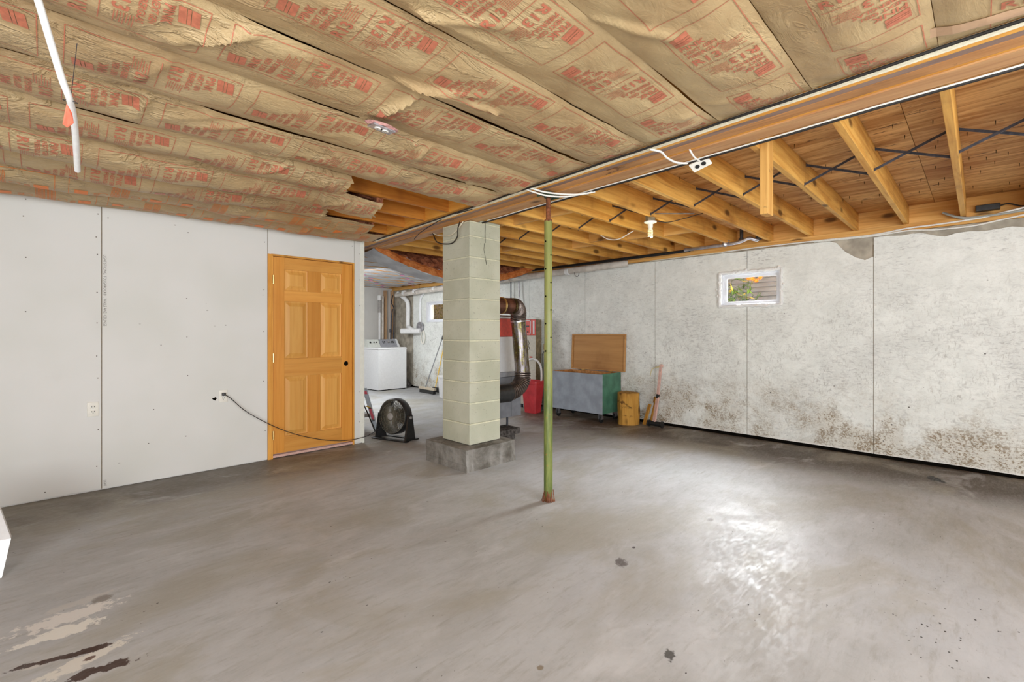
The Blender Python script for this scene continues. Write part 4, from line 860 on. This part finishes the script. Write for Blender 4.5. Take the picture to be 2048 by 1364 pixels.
# ------------------------------------------------------------------ plumbing wall behind the washer
for x in (5.83, 6.02):
    g = MB(); g.box(x-.02, x+.02, 10.19, 10.28, 0, 2.30); tag(g.build('wall_stud', 'stud', None), 'bare wooden stud at the far wall, %s' % ('between the pipes behind the washer' if x < 5.9 else 'closest to the corner of the outer wall'), 'stud', 'bare studs at the far wall')
def pipe(name, pts, r, mat, label, n=8, sides=12, cat='pipe', group=None):
    o = root(name, pts[0], label, cat, group); g = MB(); g.tube(spline(pts, n) if n > 1 else pts, r, sides); g.build('pipe', mat, o, True); return o
def collar(o, a, b, r, mat):
    g = MB(); g.tube([a, b], r, 14); g.build('collar', mat, o, True)
o = pipe('standpipe', [(5.62, 10.12, .6), (5.62, 10.12, 2.15)], .028, 'white_pvc', 'white standpipe behind the washer with a dark upper sleeve', 1); collar(o, (5.62, 10.12, 1.75), (5.62, 10.12, 2.05), .04, 'grey_plastic'); collar(o, (5.62, 10.12, 2.05), (5.62, 10.12, 2.16), .05, 'white_pvc')
pipe('waste_pipe', [(5.72, 10.15, .4), (5.72, 10.15, 2.15)], .026, 'dirty_pvc', 'second pale pipe standing behind the washer', 1)
o = pipe('water_pipe', [(5.90, 10.10, 1.0), (5.91, 10.08, 1.6), (5.93, 10.06, 1.85)], .016, 'steel', 'dark water pipe rising behind the washer', 6); collar(o, (5.90, 10.1, 1.28), (5.90, 10.1, 1.36), .028, 'steel')
pipe('water_pipe', [(5.97, 10.10, .8), (5.98, 10.08, 1.5), (5.97, 10.06, 1.85), (5.93, 10.04, 1.92), (5.88, 10.02, 2.0), (5.84, 9.9, 2.16)], .014, 'steel', 'thin dark water pipe curving up to the ceiling behind the washer')
# white drain and vent
o = pipe('drain_pipe', [(5.90, 9.75, 2.20), (5.90, 9.72, 2.19), (5.95, 9.50, 2.05), (5.96, 9.42, 1.9), (5.96, 9.42, 1.45), (5.93, 9.30, 1.38), (5.92, 9.15, 1.33)], .05, 'white_pvc', 'white plastic vent pipe elbowing down beside the washer')
g = MB(); g.tube([(5.78, 9.42, 1.31), (5.93, 9.20, 1.31), (6.0, 8.95, 1.31)], .062, 14); g.build('tee', 'white_pvc', o, True)
g = MB(); g.lathe([(0, -.02), (.10, -.02), (.12, 0), (.12, .03), (.0, .035)], (6.02, 9.0, 1.40), (-1, 0, 0), 20); g.build('wall_flange', 'galv', o, True)
g = MB(); V = [(6.03, 8.92+.07*math.cos(t), 1.17+.15*math.sin(t)) for t in [2*PI*i/20 for i in range(20)]]; g.tube(V, .014, 6, closed=True); tag(g.build('wire_coil', 'ivory', None, True), 'loop of pale cable hung on the outer wall beside the vent pipe', 'cable')
pipe('wall_conduit', [(6.03, 9.02, 1.42), (6.03, 9.02, 1.95), (6.03, 8.97, 2.10), (6.03, 8.80, 2.20), (6.03, 8.4, 2.25), (6.03, 8.0, 2.27)], .028, 'white', 'white painted conduit arching up the outer wall over the far window')
o = pipe('drain_pipe', [(5.88, 9.80, 2.16), (5.86, 8.5, 2.19), (5.86, 7.0, 2.22), (5.86, 5.6, 2.245), (5.88, 4.2, 2.27), (5.92, 3.75, 2.285), (5.985, 3.62, 2.29)], .05, 'dirty_pvc', 'long dirty white drain pipe hung along the outer wall under the joists', 6)
for y_ in (9.4, 8.95, 8.2, 6.6, 4.6): collar(o, (5.86, y_, 2.285-(y_)*.0115+.02), (5.86, y_+.06, 2.285-(y_)*.0115+.02), .055, 'white_pvc')
g = MB(); g.lathe([(.05, 0), (.055, .05), (.045, .06), (.045, .075)], (5.81, 5.95, 2.24), (-.8, -.6, 0), 18); g.build('cleanout_cap', 'dirty_pvc', o, True)
for y_ in (8.9, 7.6, 4.45):
    g = MB(); g.tube([(5.86+.058*math.cos(t), y_, 2.21+.04*(6-y_)*.3/3+.058*math.sin(t)) for t in [PI*i/10+PI for i in range(11)]]+[(5.918, y_, 2.37)], .004, 6); g.build('strap', 'cable_black', o)
pipe('water_line', [(5.72, 5.2, 2.325), (5.78, 4.0, 2.335), (5.84, 3.2, 2.345), (5.88, 2.6, 2.352)], .014, 'black_rubber', 'black insulated water line running towards the basement window', 4)
pipe('water_line', [(5.66, 5.2, 2.30), (5.76, 4.0, 2.315), (5.84, 3.2, 2.33), (5.90, 2.65, 2.345)], .012, 'black_rubber', 'second black water line, lower of the pair on the outer wall', 4)
pipe('metal_pipe', [(5.84, 2.70, 2.355), (5.84, 2.35, 2.355), (5.85, 2.12, 2.358), (5.86, 2.02, 2.372), (5.87, 1.93, 2.40), (5.89, 1.88, 2.385), (5.92, 1.84, 2.37)], .020, 'galv', 'shiny metal pipe bending up above the basement window', 6)
g = MB(); g.lathe([(.028, 0), (.036, .01), (.036, .045), (.02, .055)], (5.82, 2.19, 2.355), (-.5, -.6, .1), 12); g.bar((5.80, 2.20, 2.38), (5.80, 2.12, 2.395), .02, .01); tag(g.build('pipe_valve', 'galv', None, True), 'metal valve on the pipe above the basement window', 'valve')
for yy, lab in ((2.03, 'black pipe stub rising to the subfloor above the metal valve'), (1.84, 'short black pipe stub beside the end of the shiny pipe')):
    g = MB(); g.tube([(5.93, yy, 2.37), (5.93, yy, 2.54)], .02, 12); g.lathe([(.034, 2.38), (.034, 2.42)], (5.93, yy, 0), n=14); tag(g.build('pipe_stub', 'steel', None, True), lab, 'pipe')
pipe('hanging_rod', [(6.0, 6.05, 2.36), (6.0, 6.05, 1.75)], .011, 'steel', 'dark vertical pipe behind the flue elbow', 1); pipe('hanging_rod', [(6.0, 5.85, 2.36), (6.0, 5.84, 2.0), (5.99, 5.78, 1.6)], .013, 'galv', 'grey vertical pipe between the flue elbow and the green post', 2)
g = MB(); g.box(6.0, 6.05, 6.05, 6.35, 1.66, 1.72); o = tag(g.build('green_box', 'beige', None), 'small pale box with green marks on the outer wall above the flue', 'box')
for q in range(4): g = MB(); g.box(5.998, 5.9995, 6.08+q*.07, 6.12+q*.07, 1.675, 1.705); g.build('green_mark', 'leaf', o)

# ------------------------------------------------------------------ furnace, flue, cabinet, bin
FU = root('furnace', (3.9, 4.4, 0), 'grey furnace on legs with a red and white front, behind the chimney', 'furnace')
g = MB(); g.box(3.55, 4.245, 4.10, 4.70, .245, .74, .004); g.build('lower_cabinet', 'furnace', FU)
g = MB(); g.box(4.07, 4.072, 4.098, 4.101, .25, .74); g.build('cabinet_seam', 'hole', FU)
g = MB(); g.box(3.55, 4.20, 4.09, 4.69, .745, .80); g.build('ledge', 'grey_panel', FU)
g = MB(); g.box(3.55, 4.165, 4.13, 4.64, .80, 1.235, .004); g.build('white_jacket', 'white', FU)
g = MB(); g.box(3.55, 4.150, 4.125, 4.64, 1.236, 1.46, .004); g.build('red_jacket', 'red', FU)
g = MB(); g.box(3.55, 4.145, 4.13, 4.64, 1.461, 1.485, .004); g.build('top_cap', 'white', FU)
g = MB(); g.box(3.55, 4.15, 4.10, 4.66, 1.487, 1.50); g.build('heat_shield', 'rust', FU)
for x, y_ in ((4.06, 4.16), (3.62, 4.16), (3.62, 4.64), (4.16, 4.62)):
    g = MB(); g.tube([(x, y_, .245), (x, y_, .10)], .013, 10); g.tube([(x, y_, .13), (x, y_, .142)], .012, 8); g.build('leg', 'steel', FU, True)
for i, (x0, x1, y0, y1_, z0, z1) in enumerate(((3.78, 4.02, 3.98, 4.20, 0, .06), (3.72, 4.09, 3.96, 4.22, .061, .13))):
    g = MB(); g.box(x0, x1, y0, y1_, z0, z1, .008); tag(g.build('concrete_shim', 'cobble', None), 'dark rough block under the furnace leg, %s of two' % ('lower' if i == 0 else 'upper'), 'block', 'blocks under the furnace leg')
for q in ((3.58, 3.68, 4.58, 4.70), (4.1, 4.22, 4.56, 4.70), (3.58, 3.68, 4.1, 4.2)): g = MB(); g.box(*q, 0, .10); g.build('foot', 'cobble', FU)
FP = root('flue_pipe', (3.95, 3.75, 1.1), 'dark metal flue pipe with corrugated elbows from furnace to chimney', 'flue pipe')
g = MB(); g.tube([(3.255, 3.68, 1.58), (3.70, 3.70, 1.585)], .088, 24); g.build('chimney_connector', 'flue_brown', FP, True)
for xx in (3.50, 3.66): g = MB(); g.tube([(xx, 3.69, 1.583), (xx+.02, 3.69, 1.583)], .094, 24); g.build('clamp', 'brass' if xx < 3.6 else 'flue', FP, True)
def corr(pts, r, m):
    P = spline(pts, 14 if len(pts) < 5 else 12); return P, [r+.011*math.sin(i*2*PI/3+.5) for i in range(len(P))]
P, R = corr([(3.69, 3.705, 1.585), (3.79, 3.74, 1.58), (3.88, 3.79, 1.53), (3.91, 3.82, 1.43)], .088, 0); g = MB(); g.tube(P, R, 24); g.build('upper_elbow', 'corr', FP)
g = MB(); g.tube([(3.91, 3.82, 1.44), (3.96, 3.80, .82)], .086, 28); g.build('straight_pipe', 'flue', FP, True)
g = MB(); g.tube([(3.91, 3.82, 1.43), (3.912, 3.819, 1.41)], .094, 24); g.build('clamp', 'galv', FP, True)
P, R = corr([(3.96, 3.80, .83), (3.955, 3.80, .74), (3.90, 3.80, .66), (3.80, 3.81, .61), (3.70, 3.82, .60)], .092, 0); g = MB(); g.tube(P, R, 24); g.build('lower_elbow', 'corr', FP)
g = MB(); g.tube([(3.74, 3.80, .60), (3.58, 3.82, .60), (3.50, 3.95, .60), (3.50, 4.12, .60)], .105, 20); g.build('furnace_collar', 'black', FP, True)
HC = root('boiler_cabinet', (5.8, 5.5, 0), 'tall beige cabinet with a red control panel behind the flue', 'boiler')
g = MB(); g.box(5.76, 5.87, 5.225, 5.60, .06, 1.235, .004); g.box(5.776, 5.87, 5.225, 5.60, 1.236, 1.50); g.build('body', 'beige', HC)
g = MB(); g.box(5.757, 5.775, 5.223, 5.60, 1.237, 1.50, .003); g.build('control_panel', 'red', HC)
g = MB(); g.box(5.75, 5.875, 5.218, 5.61, 1.502, 1.54, .004); g.build('top_cap', 'console_pale', HC)
g = MB(); g.box(5.764, 5.90, 5.217, 5.2225, .06, 1.50); g.build('side_panel', 'brown_metal', HC)
def ring_rect(g, x, a, b, c, d, w_): g.box(x-.003, x, a, b, c, c+w_); g.box(x-.003, x, a, b, d-w_, d); g.box(x-.003, x, a, a+w_, c, d); g.box(x-.003, x, b-w_, b, c, d)
g = MB(); ring_rect(g, 5.756, 5.33, 5.47, 1.25, 1.49, .012); g.box(5.753, 5.756, 5.245, 5.28, 1.26, 1.48); g.build('panel_trim', 'white', HC)
g = MB(); g.box(5.752, 5.756, 5.37, 5.44, 1.38, 1.40); g.build('display', 'black', HC); g = MB(); g.box(5.752, 5.756, 5.39, 5.41, 1.28, 1.31); g.build('switch', 'black', HC)
g = MB(); g.tube(spline([(5.756, 5.40, 1.16), (5.756, 5.37, 1.10), (5.756, 5.39, 1.06), (5.756, 5.36, 1.02), (5.756, 5.38, .99)], 5), .004, 5); g.build('script_badge', 'ink', HC)
g = MB(); g.box(5.753, 5.76, 5.30, 5.36, .86, .88); g.build('red_tag', 'red', HC)
g = MB(); [g.box(5.77+a, 5.80+a, y_, y_+.03, 0, .06) for a in (0, .09) for y_ in (5.25, 5.55)]; g.build('feet', 'steel', HC)
g = MB(); g.lathe([(0, .0), (.055, 0), (.055, .93), (.03, .97), (.02, 1.05), (0, 1.05)], (5.86, 5.09, 0), n=20); o = tag(g.build('gas_cylinder', 'black', None, True), 'slim black cylinder with a brass top standing behind the red bin', 'cylinder')
g = MB(); g.lathe([(.03, .98), (.034, .99), (.034, 1.09), (.015, 1.11)], (5.86, 5.09, 0), n=14); g.build('valve', 'brass', o, True)
g = MB(); g.lathe([(.022, 0), (.022, 1.07)], (5.97, 5.08, 0), n=12); tag(g.build('brown_pipe', 'brown_metal', None, True), 'brown upright tube beside the black cylinder', 'pipe')
BN = root('red_bin', (5.52, 5.02, 0), 'tall red plastic waste bin between the flue and the green post', 'bin')
a = .75; rot = Matrix.Translation((5.53, 5.08, 0)) @ Matrix.Rotation(.12, 4, 'Z')
g = MB(rot); q = lambda w_, d_, z: [(sx*w_+ex, sy*d_+ey, z) for sx, sy, ex, ey in ((-1, -1, .02, 0), (1, -1, -.02, 0), (1, -1, 0, .02), (1, 1, 0, -.02), (1, 1, -.02, 0), (-1, 1, .02, 0), (-1, 1, 0, -.02), (-1, -1, 0, .02))]
rings = [(.085, .105, 0), (.088, .108, .006), (.125, .150, .46), (.134, .158, .465), (.136, .160, .50), (.136, .160, .515), (.124, .148, .513), (.118, .142, .45), (.082, .10, .012)]
V = []; [V.extend(q(*r_)) for r_ in rings]; F = [(i*8+j, i*8+(j+1) % 8, i*8+8+(j+1) % 8, i*8+8+j) for i in range(len(rings)-1) for j in range(8)]+[tuple(reversed(range(8))), tuple((len(rings)-1)*8+j for j in range(8))]; g.add(V, F); g.build('tub', 'red_bin', BN)
pipe('drain_hose', [(5.60, 5.33, .74), (5.62, 5.26, .82), (5.64, 5.16, .85), (5.65, 5.06, .80), (5.65, 5.0, .68), (5.64, 4.99, .40)], .017, 'white_pvc', 'white hose arching down into the red bin', cat='hose')
g = MB(); 
for i in range(9):
    x = 5.6+rf.uniform(-.1, .2); y_ = 5.5+rf.uniform(-.15, .2); s_ = rf.uniform(.02, .05); g.lathe([(0, 0), (s_, 0), (s_*.8, s_*.7), (0, s_)], (x-.3, y_, 0), (0, 0, 1), 6)
tag(g.build('debris_scraps', 'cobble', None), 'dark scraps on the floor behind the red bin', 'debris', kind='stuff')

# ------------------------------------------------------------------ rolling chest
CT = root('storage_chest', (5.76, 4.19, 0), 'grey and green wooden chest on casters with its brown lid open', 'chest')
x0, x1, y0, y1_, z0, z1 = 5.50, 5.985, 3.735, 4.65, .135, .695
g = MB(); g.box(x0, x0+.015, y0, y1_, z0, z1); g.build('front_board', 'chest_grey', CT)
g = MB(); g.box(x0+.0155, x1, y0, y0+.015, z0, z1+.004); g.build('end_board', 'chest_green', CT, label='green end board')
g = MB(); g.box(x0+.0155, x1, y1_-.015, y1_, z0, z1); g.build('end_board', 'chest_in', CT)
g = MB(); g.box(x1-.015, x1, y0+.016, y1_-.016, z0, z1); g.build('back_board', 'chest_in', CT)
g = MB(); g.box(x0+.016, x1-.016, y0+.016, y1_-.016, z0, z0+.015); g.build('bottom_board', 'chest_in', CT)
g = MB(); g.box(x0+.016, x0+.03, y0+.016, y1_-.016, z0+.1, z1-.006); g.box(x0+.03, x1-.03, y0+.016, y0+.03, z0+.1, z1-.006); g.build('lining', 'chest_in', CT)
LM = Matrix.Translation((5.985, 0, .705)) @ Matrix.Rotation(.055, 4, 'Y')
g = MB(LM); g.box(-.008, .006, 3.66, 4.645, .0, .555, .004); o = g.build('lid', 'lid', CT)
g = MB(LM)
for a, b, c_, d_ in ((3.66, 4.645, .53, .555), (3.66, 4.645, 0, .02), (3.66, 3.69, .02, .53), (4.615, 4.645, .02, .53)): g.box(-.024, -.007, a, b, c_, d_, .007)
g.build('lid_rim', 'lid', o)
for yy in (3.9, 4.4): g = MB(); g.box(5.94, 5.975, yy-.03, yy+.03, .695, .702); g.tube([(5.972, yy-.03, .702), (5.972, yy+.03, .702)], .006, 8); g.build('hinge', 'brass', CT)
for cx_, cy_ in ((5.56, 3.80), (5.56, 4.58), (5.92, 3.80), (5.92, 4.58)):
    g = MB(); g.box(cx_-.03, cx_+.03, cy_-.03, cy_+.03, .128, .135); g.hexa([(cx_-.02, cy_-.022, .05), (cx_+.045, cy_-.022, .05), (cx_+.045, cy_-.018, .05), (cx_-.02, cy_-.018, .05)], [(cx_-.02, cy_-.022, .128), (cx_+.02, cy_-.022, .128), (cx_+.02, cy_-.018, .128), (cx_-.02, cy_-.018, .128)]); g.hexa([(cx_-.02, cy_+.018, .05), (cx_+.045, cy_+.018, .05), (cx_+.045, cy_+.022, .05), (cx_-.02, cy_+.022, .05)], [(cx_-.02, cy_+.018, .128), (cx_+.02, cy_+.018, .128), (cx_+.02, cy_+.022, .128), (cx_-.02, cy_+.022, .128)]); c0 = g.build('caster', 'galv', CT)
    g = MB(); g.lathe([(0, -.014), (.03, -.014), (.042, -.012), (.045, -.006), (.045, .006), (.042, .012), (.03, .014), (0, .014)], (cx_+.018, cy_, .0455), (0, 1, 0), 20); g.build('wheel', 'black_rubber', c0, True)

# ------------------------------------------------------------------ log, sticks, pink tool
g = MB(); n = 26; V = []; cxy = (5.80, 3.50)
def lr(t, z): return .148+.016*noise.noise((math.cos(t)*2, math.sin(t)*2, z*1.2))+.012*noise.noise((math.cos(t)*7, math.sin(t)*7, z*2.5))-(.035 if 3.2 < t < 4.6 else 0)*(.5+.5*z)
m_ = 14
for i in range(m_+1):
    z = .44*i/m_; V += [(cxy[0]+lr(2*PI*j/n, z/.44)*math.cos(2*PI*j/n), cxy[1]+lr(2*PI*j/n, z/.44)*math.sin(2*PI*j/n), z+(.012*noise.noise((j*.6, 1, 1)) if i == m_ else 0)) for j in range(n)]
g.add(V, [(i*n+j, i*n+(j+1) % n, (i+1)*n+(j+1) % n, (i+1)*n+j) for i in range(m_) for j in range(n)]+[tuple(reversed(range(n))), tuple(m_*n+j for j in range(n))])
o = tag(g.build('log_section', 'stump', None, True), 'upright section of split log beside the chest', 'log')
g = MB(); V = []
for i in range(6):
    z = .008+.43*i/5
    for j in range(8):
        t = -.9+j*.22; r = lr(t % (2*PI), z/.44)+.006; V.append((cxy[0]+r*math.cos(t), cxy[1]+r*math.sin(t), z))
g.add(V, [(i*8+j, i*8+j+1, i*8+9+j, i*8+8+j) for i in range(5) for j in range(7)]); g.build('bark', 'bark', o, True)
for i, (a, b, w_, lab) in enumerate((((5.90, 3.31, 0), (5.99, 3.27, .28), .05, 'split wood stick leaning on the wall beside the log'), ((5.93, 3.24, 0), (6.02, 3.20, .33), .022, 'thin dark stick leaning on the wall next to the pink tool'))):
    g = MB(); g.bar(a, b, w_, .02); 
    if i: g.bar((6.015, 3.205, .31), (6.03, 3.195, .385), .045, .04)
    tag(g.build('wood_stick', 'stump', None), lab, 'stick', 'sticks leaning on the outer wall')
PT = root('pink_tool', (5.87, 3.13, 0), 'pink handled garden tool with a curved top leaning on the wall', 'garden tool')
g = MB(); g.bar((5.86, 3.135, .07), (5.92, 3.115, .40), .045, .022); g.build('lower_handle', 'pink', PT)
g = MB(); g.bar((5.92, 3.115, .40), (5.98, 3.10, .82), .034, .022); g.lathe([(.0, -.012), (.026, -.012), (.026, .012), (0, .012)], (5.982, 3.095, .825), (1, 0, .1), 14); g.build('upper_handle', 'pink', PT)
g = MB(); g.bar((5.917, 3.116, .385), (5.927, 3.114, .44), .037, .025); g.build('handle_band', 'black', PT)
g = MB(); g.tube(spline([(5.975, 3.11, .815), (5.96, 3.17, .80), (5.95, 3.215, .775), (5.95, 3.235, .72), (5.95, 3.24, .68)], 6), [.009-.0002*i for i in range(25)], 6); g.build('curved_hook', 'pale_metal', PT, True)
g = MB(); g.tube([(5.86, 3.20, .045), (5.86, 3.02, .045)], .032, 14); g.build('roller', 'black_rubber', PT, True)
for yy in (3.21, 3.02): g = MB(); g.lathe([(0, -.01), (.044, -.01), (.044, .01), (0, .01)], (5.86, yy, .045), (0, 1, 0), 18); g.build('wheel', 'black', PT, True)

# ------------------------------------------------------------------ broom, mop, white bin
BR = root('push_broom', (5.62, 8.25, 0), 'push broom with a grey pole leaning on the outer wall', 'broom')
g = MB(); g.bar((5.69, 8.52, .10), (5.66, 7.93, .10), .065, .045); g.build('block', 'broom_wood', BR); g = MB(); g.bar((5.69, 8.50, .04), (5.66, 7.95, .04), .06, .08); g.build('bristles', 'black', BR)
g = MB(); g.tube([(5.68, 8.30, .12), (6.03, 8.155, 1.20)], .011, 10); g.build('pole', 'grey_pole', BR, True); g = MB(); g.tube([(6.01, 8.163, 1.13), (6.032, 8.155, 1.215)], .017, 10); g.build('grip', 'black', BR, True)
MP = root('mop', (5.6, 7.9, 0), 'mop with a yellow pole leaning beside the push broom', 'mop')
g = MB(); g.tube([(5.72, 8.0, .14), (6.03, 8.06, 1.17)], .011, 10); g.build('pole', 'yellow_pole', MP, True); g = MB(); g.tube([(6.01, 8.056, 1.10), (6.033, 8.06, 1.18)], .017, 10); g.build('grip', 'black', MP, True)
g = MB(); g.bar((5.74, 8.10, .09), (5.72, 7.85, .09), .05, .10); g.build('head', 'black', MP)
WB = root('white_bin', (5.62, 7.42, 0), 'white plastic bin just behind the block chimney', 'bin')
g = MB(); g.hexa([(5.44, 7.42, 0), (5.66, 7.30, 0), (5.78, 7.52, 0), (5.56, 7.64, 0)], [(5.40, 7.42, .39), (5.67, 7.26, .39), (5.82, 7.52, .39), (5.55, 7.68, .39)]); g.build('tub', 'white', WB); g = MB(); g.hexa([(5.39, 7.42, .39), (5.67, 7.25, .39), (5.83, 7.52, .39), (5.55, 7.69, .39)], [(5.39, 7.42, .42), (5.67, 7.25, .42), (5.83, 7.52, .42), (5.55, 7.69, .42)]); g.build('lid', 'white', WB)
g = MB(); g.lathe([(.09, .42), (.09, .98), (.07, .99)], (5.66, 7.42, 0), n=18); tag(g.build('paper_roll', 'white', None, True), 'tall white roll standing on the white bin', 'roll')
g = MB(); g.lathe([(0, 0), (.12, 0), (.13, .06), (.09, .13), (.03, .16), (0, .15)], (5.93, 9.47, 0), n=9); tag(g.build('rubble_lump', 'cobble', None), 'dark lump of rubble on the floor beside the washer', 'rubble')

# ------------------------------------------------------------------ bulb fixture
bx, by = 4.02, 2.33-.14
LB = root('bulb_fixture', (bx, by, 2.3), 'bare spiral bulb in a white socket hung between the joists', 'lamp')
g = MB(); g.tube([(bx, YK(4)+.02, 2.335), (bx, YK(5)+.0, 2.405)], .006, 6); g.build('hanger_bar', 'galv', LB)
g = MB(); g.lathe([(.042, .0), (.046, .02), (.046, .05)], (bx, by, 2.335), n=8); g.build('junction_box', 'brown_metal', LB)
g = MB(); g.lathe([(.0, -.012), (.03, -.012), (.058, .0), (.058, .008), (0, .010)], (bx, by, 2.325), n=24); g.build('socket_plate', 'white_pvc', LB, True)
g = MB(); g.lathe([(.024, 0), (.024, -.03), (.019, -.045), (.019, -.052)], (bx, by, 2.315), n=18); g.build('bulb_base', 'ivory', LB, True)
pts = [(bx+.020*math.cos(t), by+.020*math.sin(t), 2.262-.010*t/(2*PI)*1.45) for t in [i*.35 for i in range(92)]]
g = MB(); g.tube(pts, .0055, 7); g.build('spiral_tube', 'cfl', LB, True)
g = MB(); g.tube(spline([(bx+.03, by-.02, 2.345), (bx+.14, by-.10, 2.335), (bx+.22, by-.20, 2.36), (bx+.28, YK(4)+.03, 2.40)], 6), .004, 6); g.build('lead_wire', 'cable_black', LB, True)
pl = bpy.data.lights.new('spiral_bulb_light', 'POINT'); pl.energy = 3; pl.color = (1, .93, .50); pl.shadow_soft_size = .05; po = bpy.data.objects.new('spiral_bulb_light', pl); COL.objects.link(po); po.location = (bx, by-.0, 2.12)

# ------------------------------------------------------------------ sill cables and black box at the right
cable([(6.03, 2.3, 2.300), (6.03, 1.9, 2.308), (6.02, 1.5, 2.304), (6.03, 1.2, 2.302), (6.03, .8, 2.296), (6.02, .5, 2.320), (6.02, .3, 2.322), (6.02, 0, 2.335), (6.01, -.2, 2.365), (6.0, -.4, 2.39), (6.0, -.9, 2.40)], .008, 'cable_white', 'upper white cable strung along the sill plate right of the window')
cable([(6.04, 1.3, 2.296), (6.04, .8, 2.286), (6.03, .5, 2.298), (6.03, .3, 2.276), (6.03, .05, 2.272), (6.03, -.15, 2.30), (6.02, -.4, 2.33), (6.0, -.9, 2.35)], .0075, 'cable_white', 'lower white cable dipping over the top of the wall panels')
cable([(6.03, .25, 2.43), (6.02, .18, 2.385), (6.02, .1, 2.352), (6.02, 0, 2.345), (6.01, -.2, 2.35), (6.0, -.5, 2.37), (6.0, -.9, 2.38)], .011, 'cable_grey', 'thick grey cable rising to the rim board beside the black box')
cable([(6.045, 3.3, 2.297), (6.045, 2.6, 2.303), (6.045, 2.3, 2.299)], .007, 'cable', 'cream cable on the sill plate above the basement window')
g = MB(); g.box(6.03, 6.105, -.13, .03, 2.40, 2.455, .006); tag(g.build('adapter_box', 'black', None), 'small black adapter box on the sill beside the last joist', 'adapter')
cable([(6.05, -.13, 2.43), (6.04, -.18, 2.435), (6.03, -.25, 2.40), (6.0, -.34, 2.37)], .006, 'cable_black', 'short black lead leaving the adapter box')

# ------------------------------------------------------------------ white panel cut by the frame
c = Vector((-.16, 3.60, 0)); o = root('plastic_cover', (-.3, 3.7, 0), 'white plastic cover standing on the floor at the near end of the partition', 'cover')
g = MB(); pa = cpt(-3, 1010, 2.62); pb = cpt(22, 1077, 2.52); pc = cpt(3, 1158, 2.46); 
bk = Vector((-.50, .10, 0))
g.hexa([pc, pc+bk, pc+bk+Vector((0, .05, 0)), pc+Vector((0, .05, 0))], [pb, pb+bk, pb+bk+Vector((0, .05, 0)), pb+Vector((0, .05, 0))]); g.hexa([pb, pb+bk, pb+bk+Vector((0, .05, 0)), pb+Vector((0, .05, 0))], [pa, pa+bk, pa+bk+Vector((0, .05, 0)), pa+Vector((0, .05, 0))]); g.build('shell', 'white', o)
g = MB(); q = pc+Vector((-.04, .02, 0)); g.box(q.x-.3, q.x, q.y-.02, q.y+.03, 0, max(.005, q.z)); g.build('foot', 'grey_plastic', o)

g = MB(); rn = random.Random(9)
for i in range(150):
    x, y_ = rn.uniform(2.9, 6.0), rn.uniform(-.6, 3.2); g.lathe([(.0022, 0), (.0012, -.022), (0, -.026)], (x, y_, ZS-.0005), (0, 0, 1), 5)
g.build('nail_tips', 'hole', CE, kind='stuff')
# ------------------------------------------------------------------ outdoors
g = MB(); g.box(7.25, 12, -3, 13, .2, 1.40); g.box(6.25, 7.25, -3, 13, .2, .6); g.build('ground_outside', 'soil', None, kind='structure')
H = root('neighbour_house', (8.2, 2, 1.4), 'grey lap-sided house wall seen through the basement window', 'house')
for i in range(14):
    z = 1.42+i*.075; g = MB(); g.hexa([(8.145, -.5, z), (8.19, -.5, z), (8.19, 4.4, z), (8.145, 4.4, z)], [(8.185, -.5, z+.078), (8.2, -.5, z+.078), (8.2, 4.4, z+.078), (8.185, 4.4, z+.078)]); g.build('siding_board', 'siding', H)
g = MB(); g.box(8.2, 8.3, -.5, 4.4, 1.4, 2.6); g.build('house_wall', 'siding', H)
rl = random.Random(11)
def leafmesh(g, p, d, ln, wd, up):
    d = d.normalized(); r = d.cross(up).normalized()*wd/2; n_ = r.cross(d).normalized()*.004; a = [p, p+d*ln*.3+r, p+d*ln, p+d*ln*.3-r]; m_ = p+d*ln*.5-n_*2
    g.add([a[0], a[1], a[2], a[3], m_], [(0, 1, 4), (1, 2, 4), (2, 3, 4), (3, 0, 4)])
FPl = root('flowering_plant', (7.5, 2.6, 1.4), 'leafy plant with orange flowers outside the basement window', 'plant')
stems = []
for i in range(9):
    b = Vector((7.5+rl.uniform(-.1, .2), 2.75+rl.uniform(-.25, .12), 1.4)); t = b+Vector((rl.uniform(-.08, .08), rl.uniform(-.22, .12), rl.uniform(.4, .8))); stems.append((b, t)); g = MB(); g.tube([b, b.lerp(t, .5)+Vector((0, .02, 0)), t], .004, 5); g.build('stem', 'leaf_dark', FPl)
for i in range(230):
    b, t = rl.choice(stems); p = b.lerp(t, rl.uniform(.25, 1)); g = MB(); leafmesh(g, p, Vector((rl.uniform(-.6, .6), rl.uniform(-1, 1), rl.uniform(-.5, .5))), rl.uniform(.08, .16), rl.uniform(.022, .038), Vector((rl.uniform(-.4, .4), .2, 1))); g.build('leaf', rl.choice(('leaf', 'leaf', 'leaf_dark', 'leaf_gold')), FPl)
for p in ((7.35, 2.36, 2.075), (7.4, 2.27, 2.09), (7.36, 2.31, 2.045), (7.4, 2.43, 2.09)):
    g = MB()
    for j in range(9): a_ = 2*PI*j/9; leafmesh(g, Vector(p), Vector((-.35, math.cos(a_), math.sin(a_))), .042, .02, Vector((1, 0, .1)))
    g.build('flower', 'petal', FPl)
SH = root('autumn_shrub', (7.6, 10.36, 1.4), 'golden-leaved shrub outside the far basement window', 'shrub'); g = MB()
for i in range(1500):
    p = Vector((7.6+rl.uniform(-.25, .3), 10.36+rl.gauss(0, .16), 1.45+rl.uniform(0, 1.0))); leafmesh(g, p, Vector((rl.uniform(-1, 1), rl.uniform(-1, 1), rl.uniform(-1, 1))), .05, .03, Vector((.3, .2, 1)))
g.build('foliage', 'leaf_gold', SH, kind='stuff')
g = MB(); g.box(8.2, 8.3, 5, 13, 1.4, 3.2); g.build('fence_outside', 'stud', None, kind='structure')
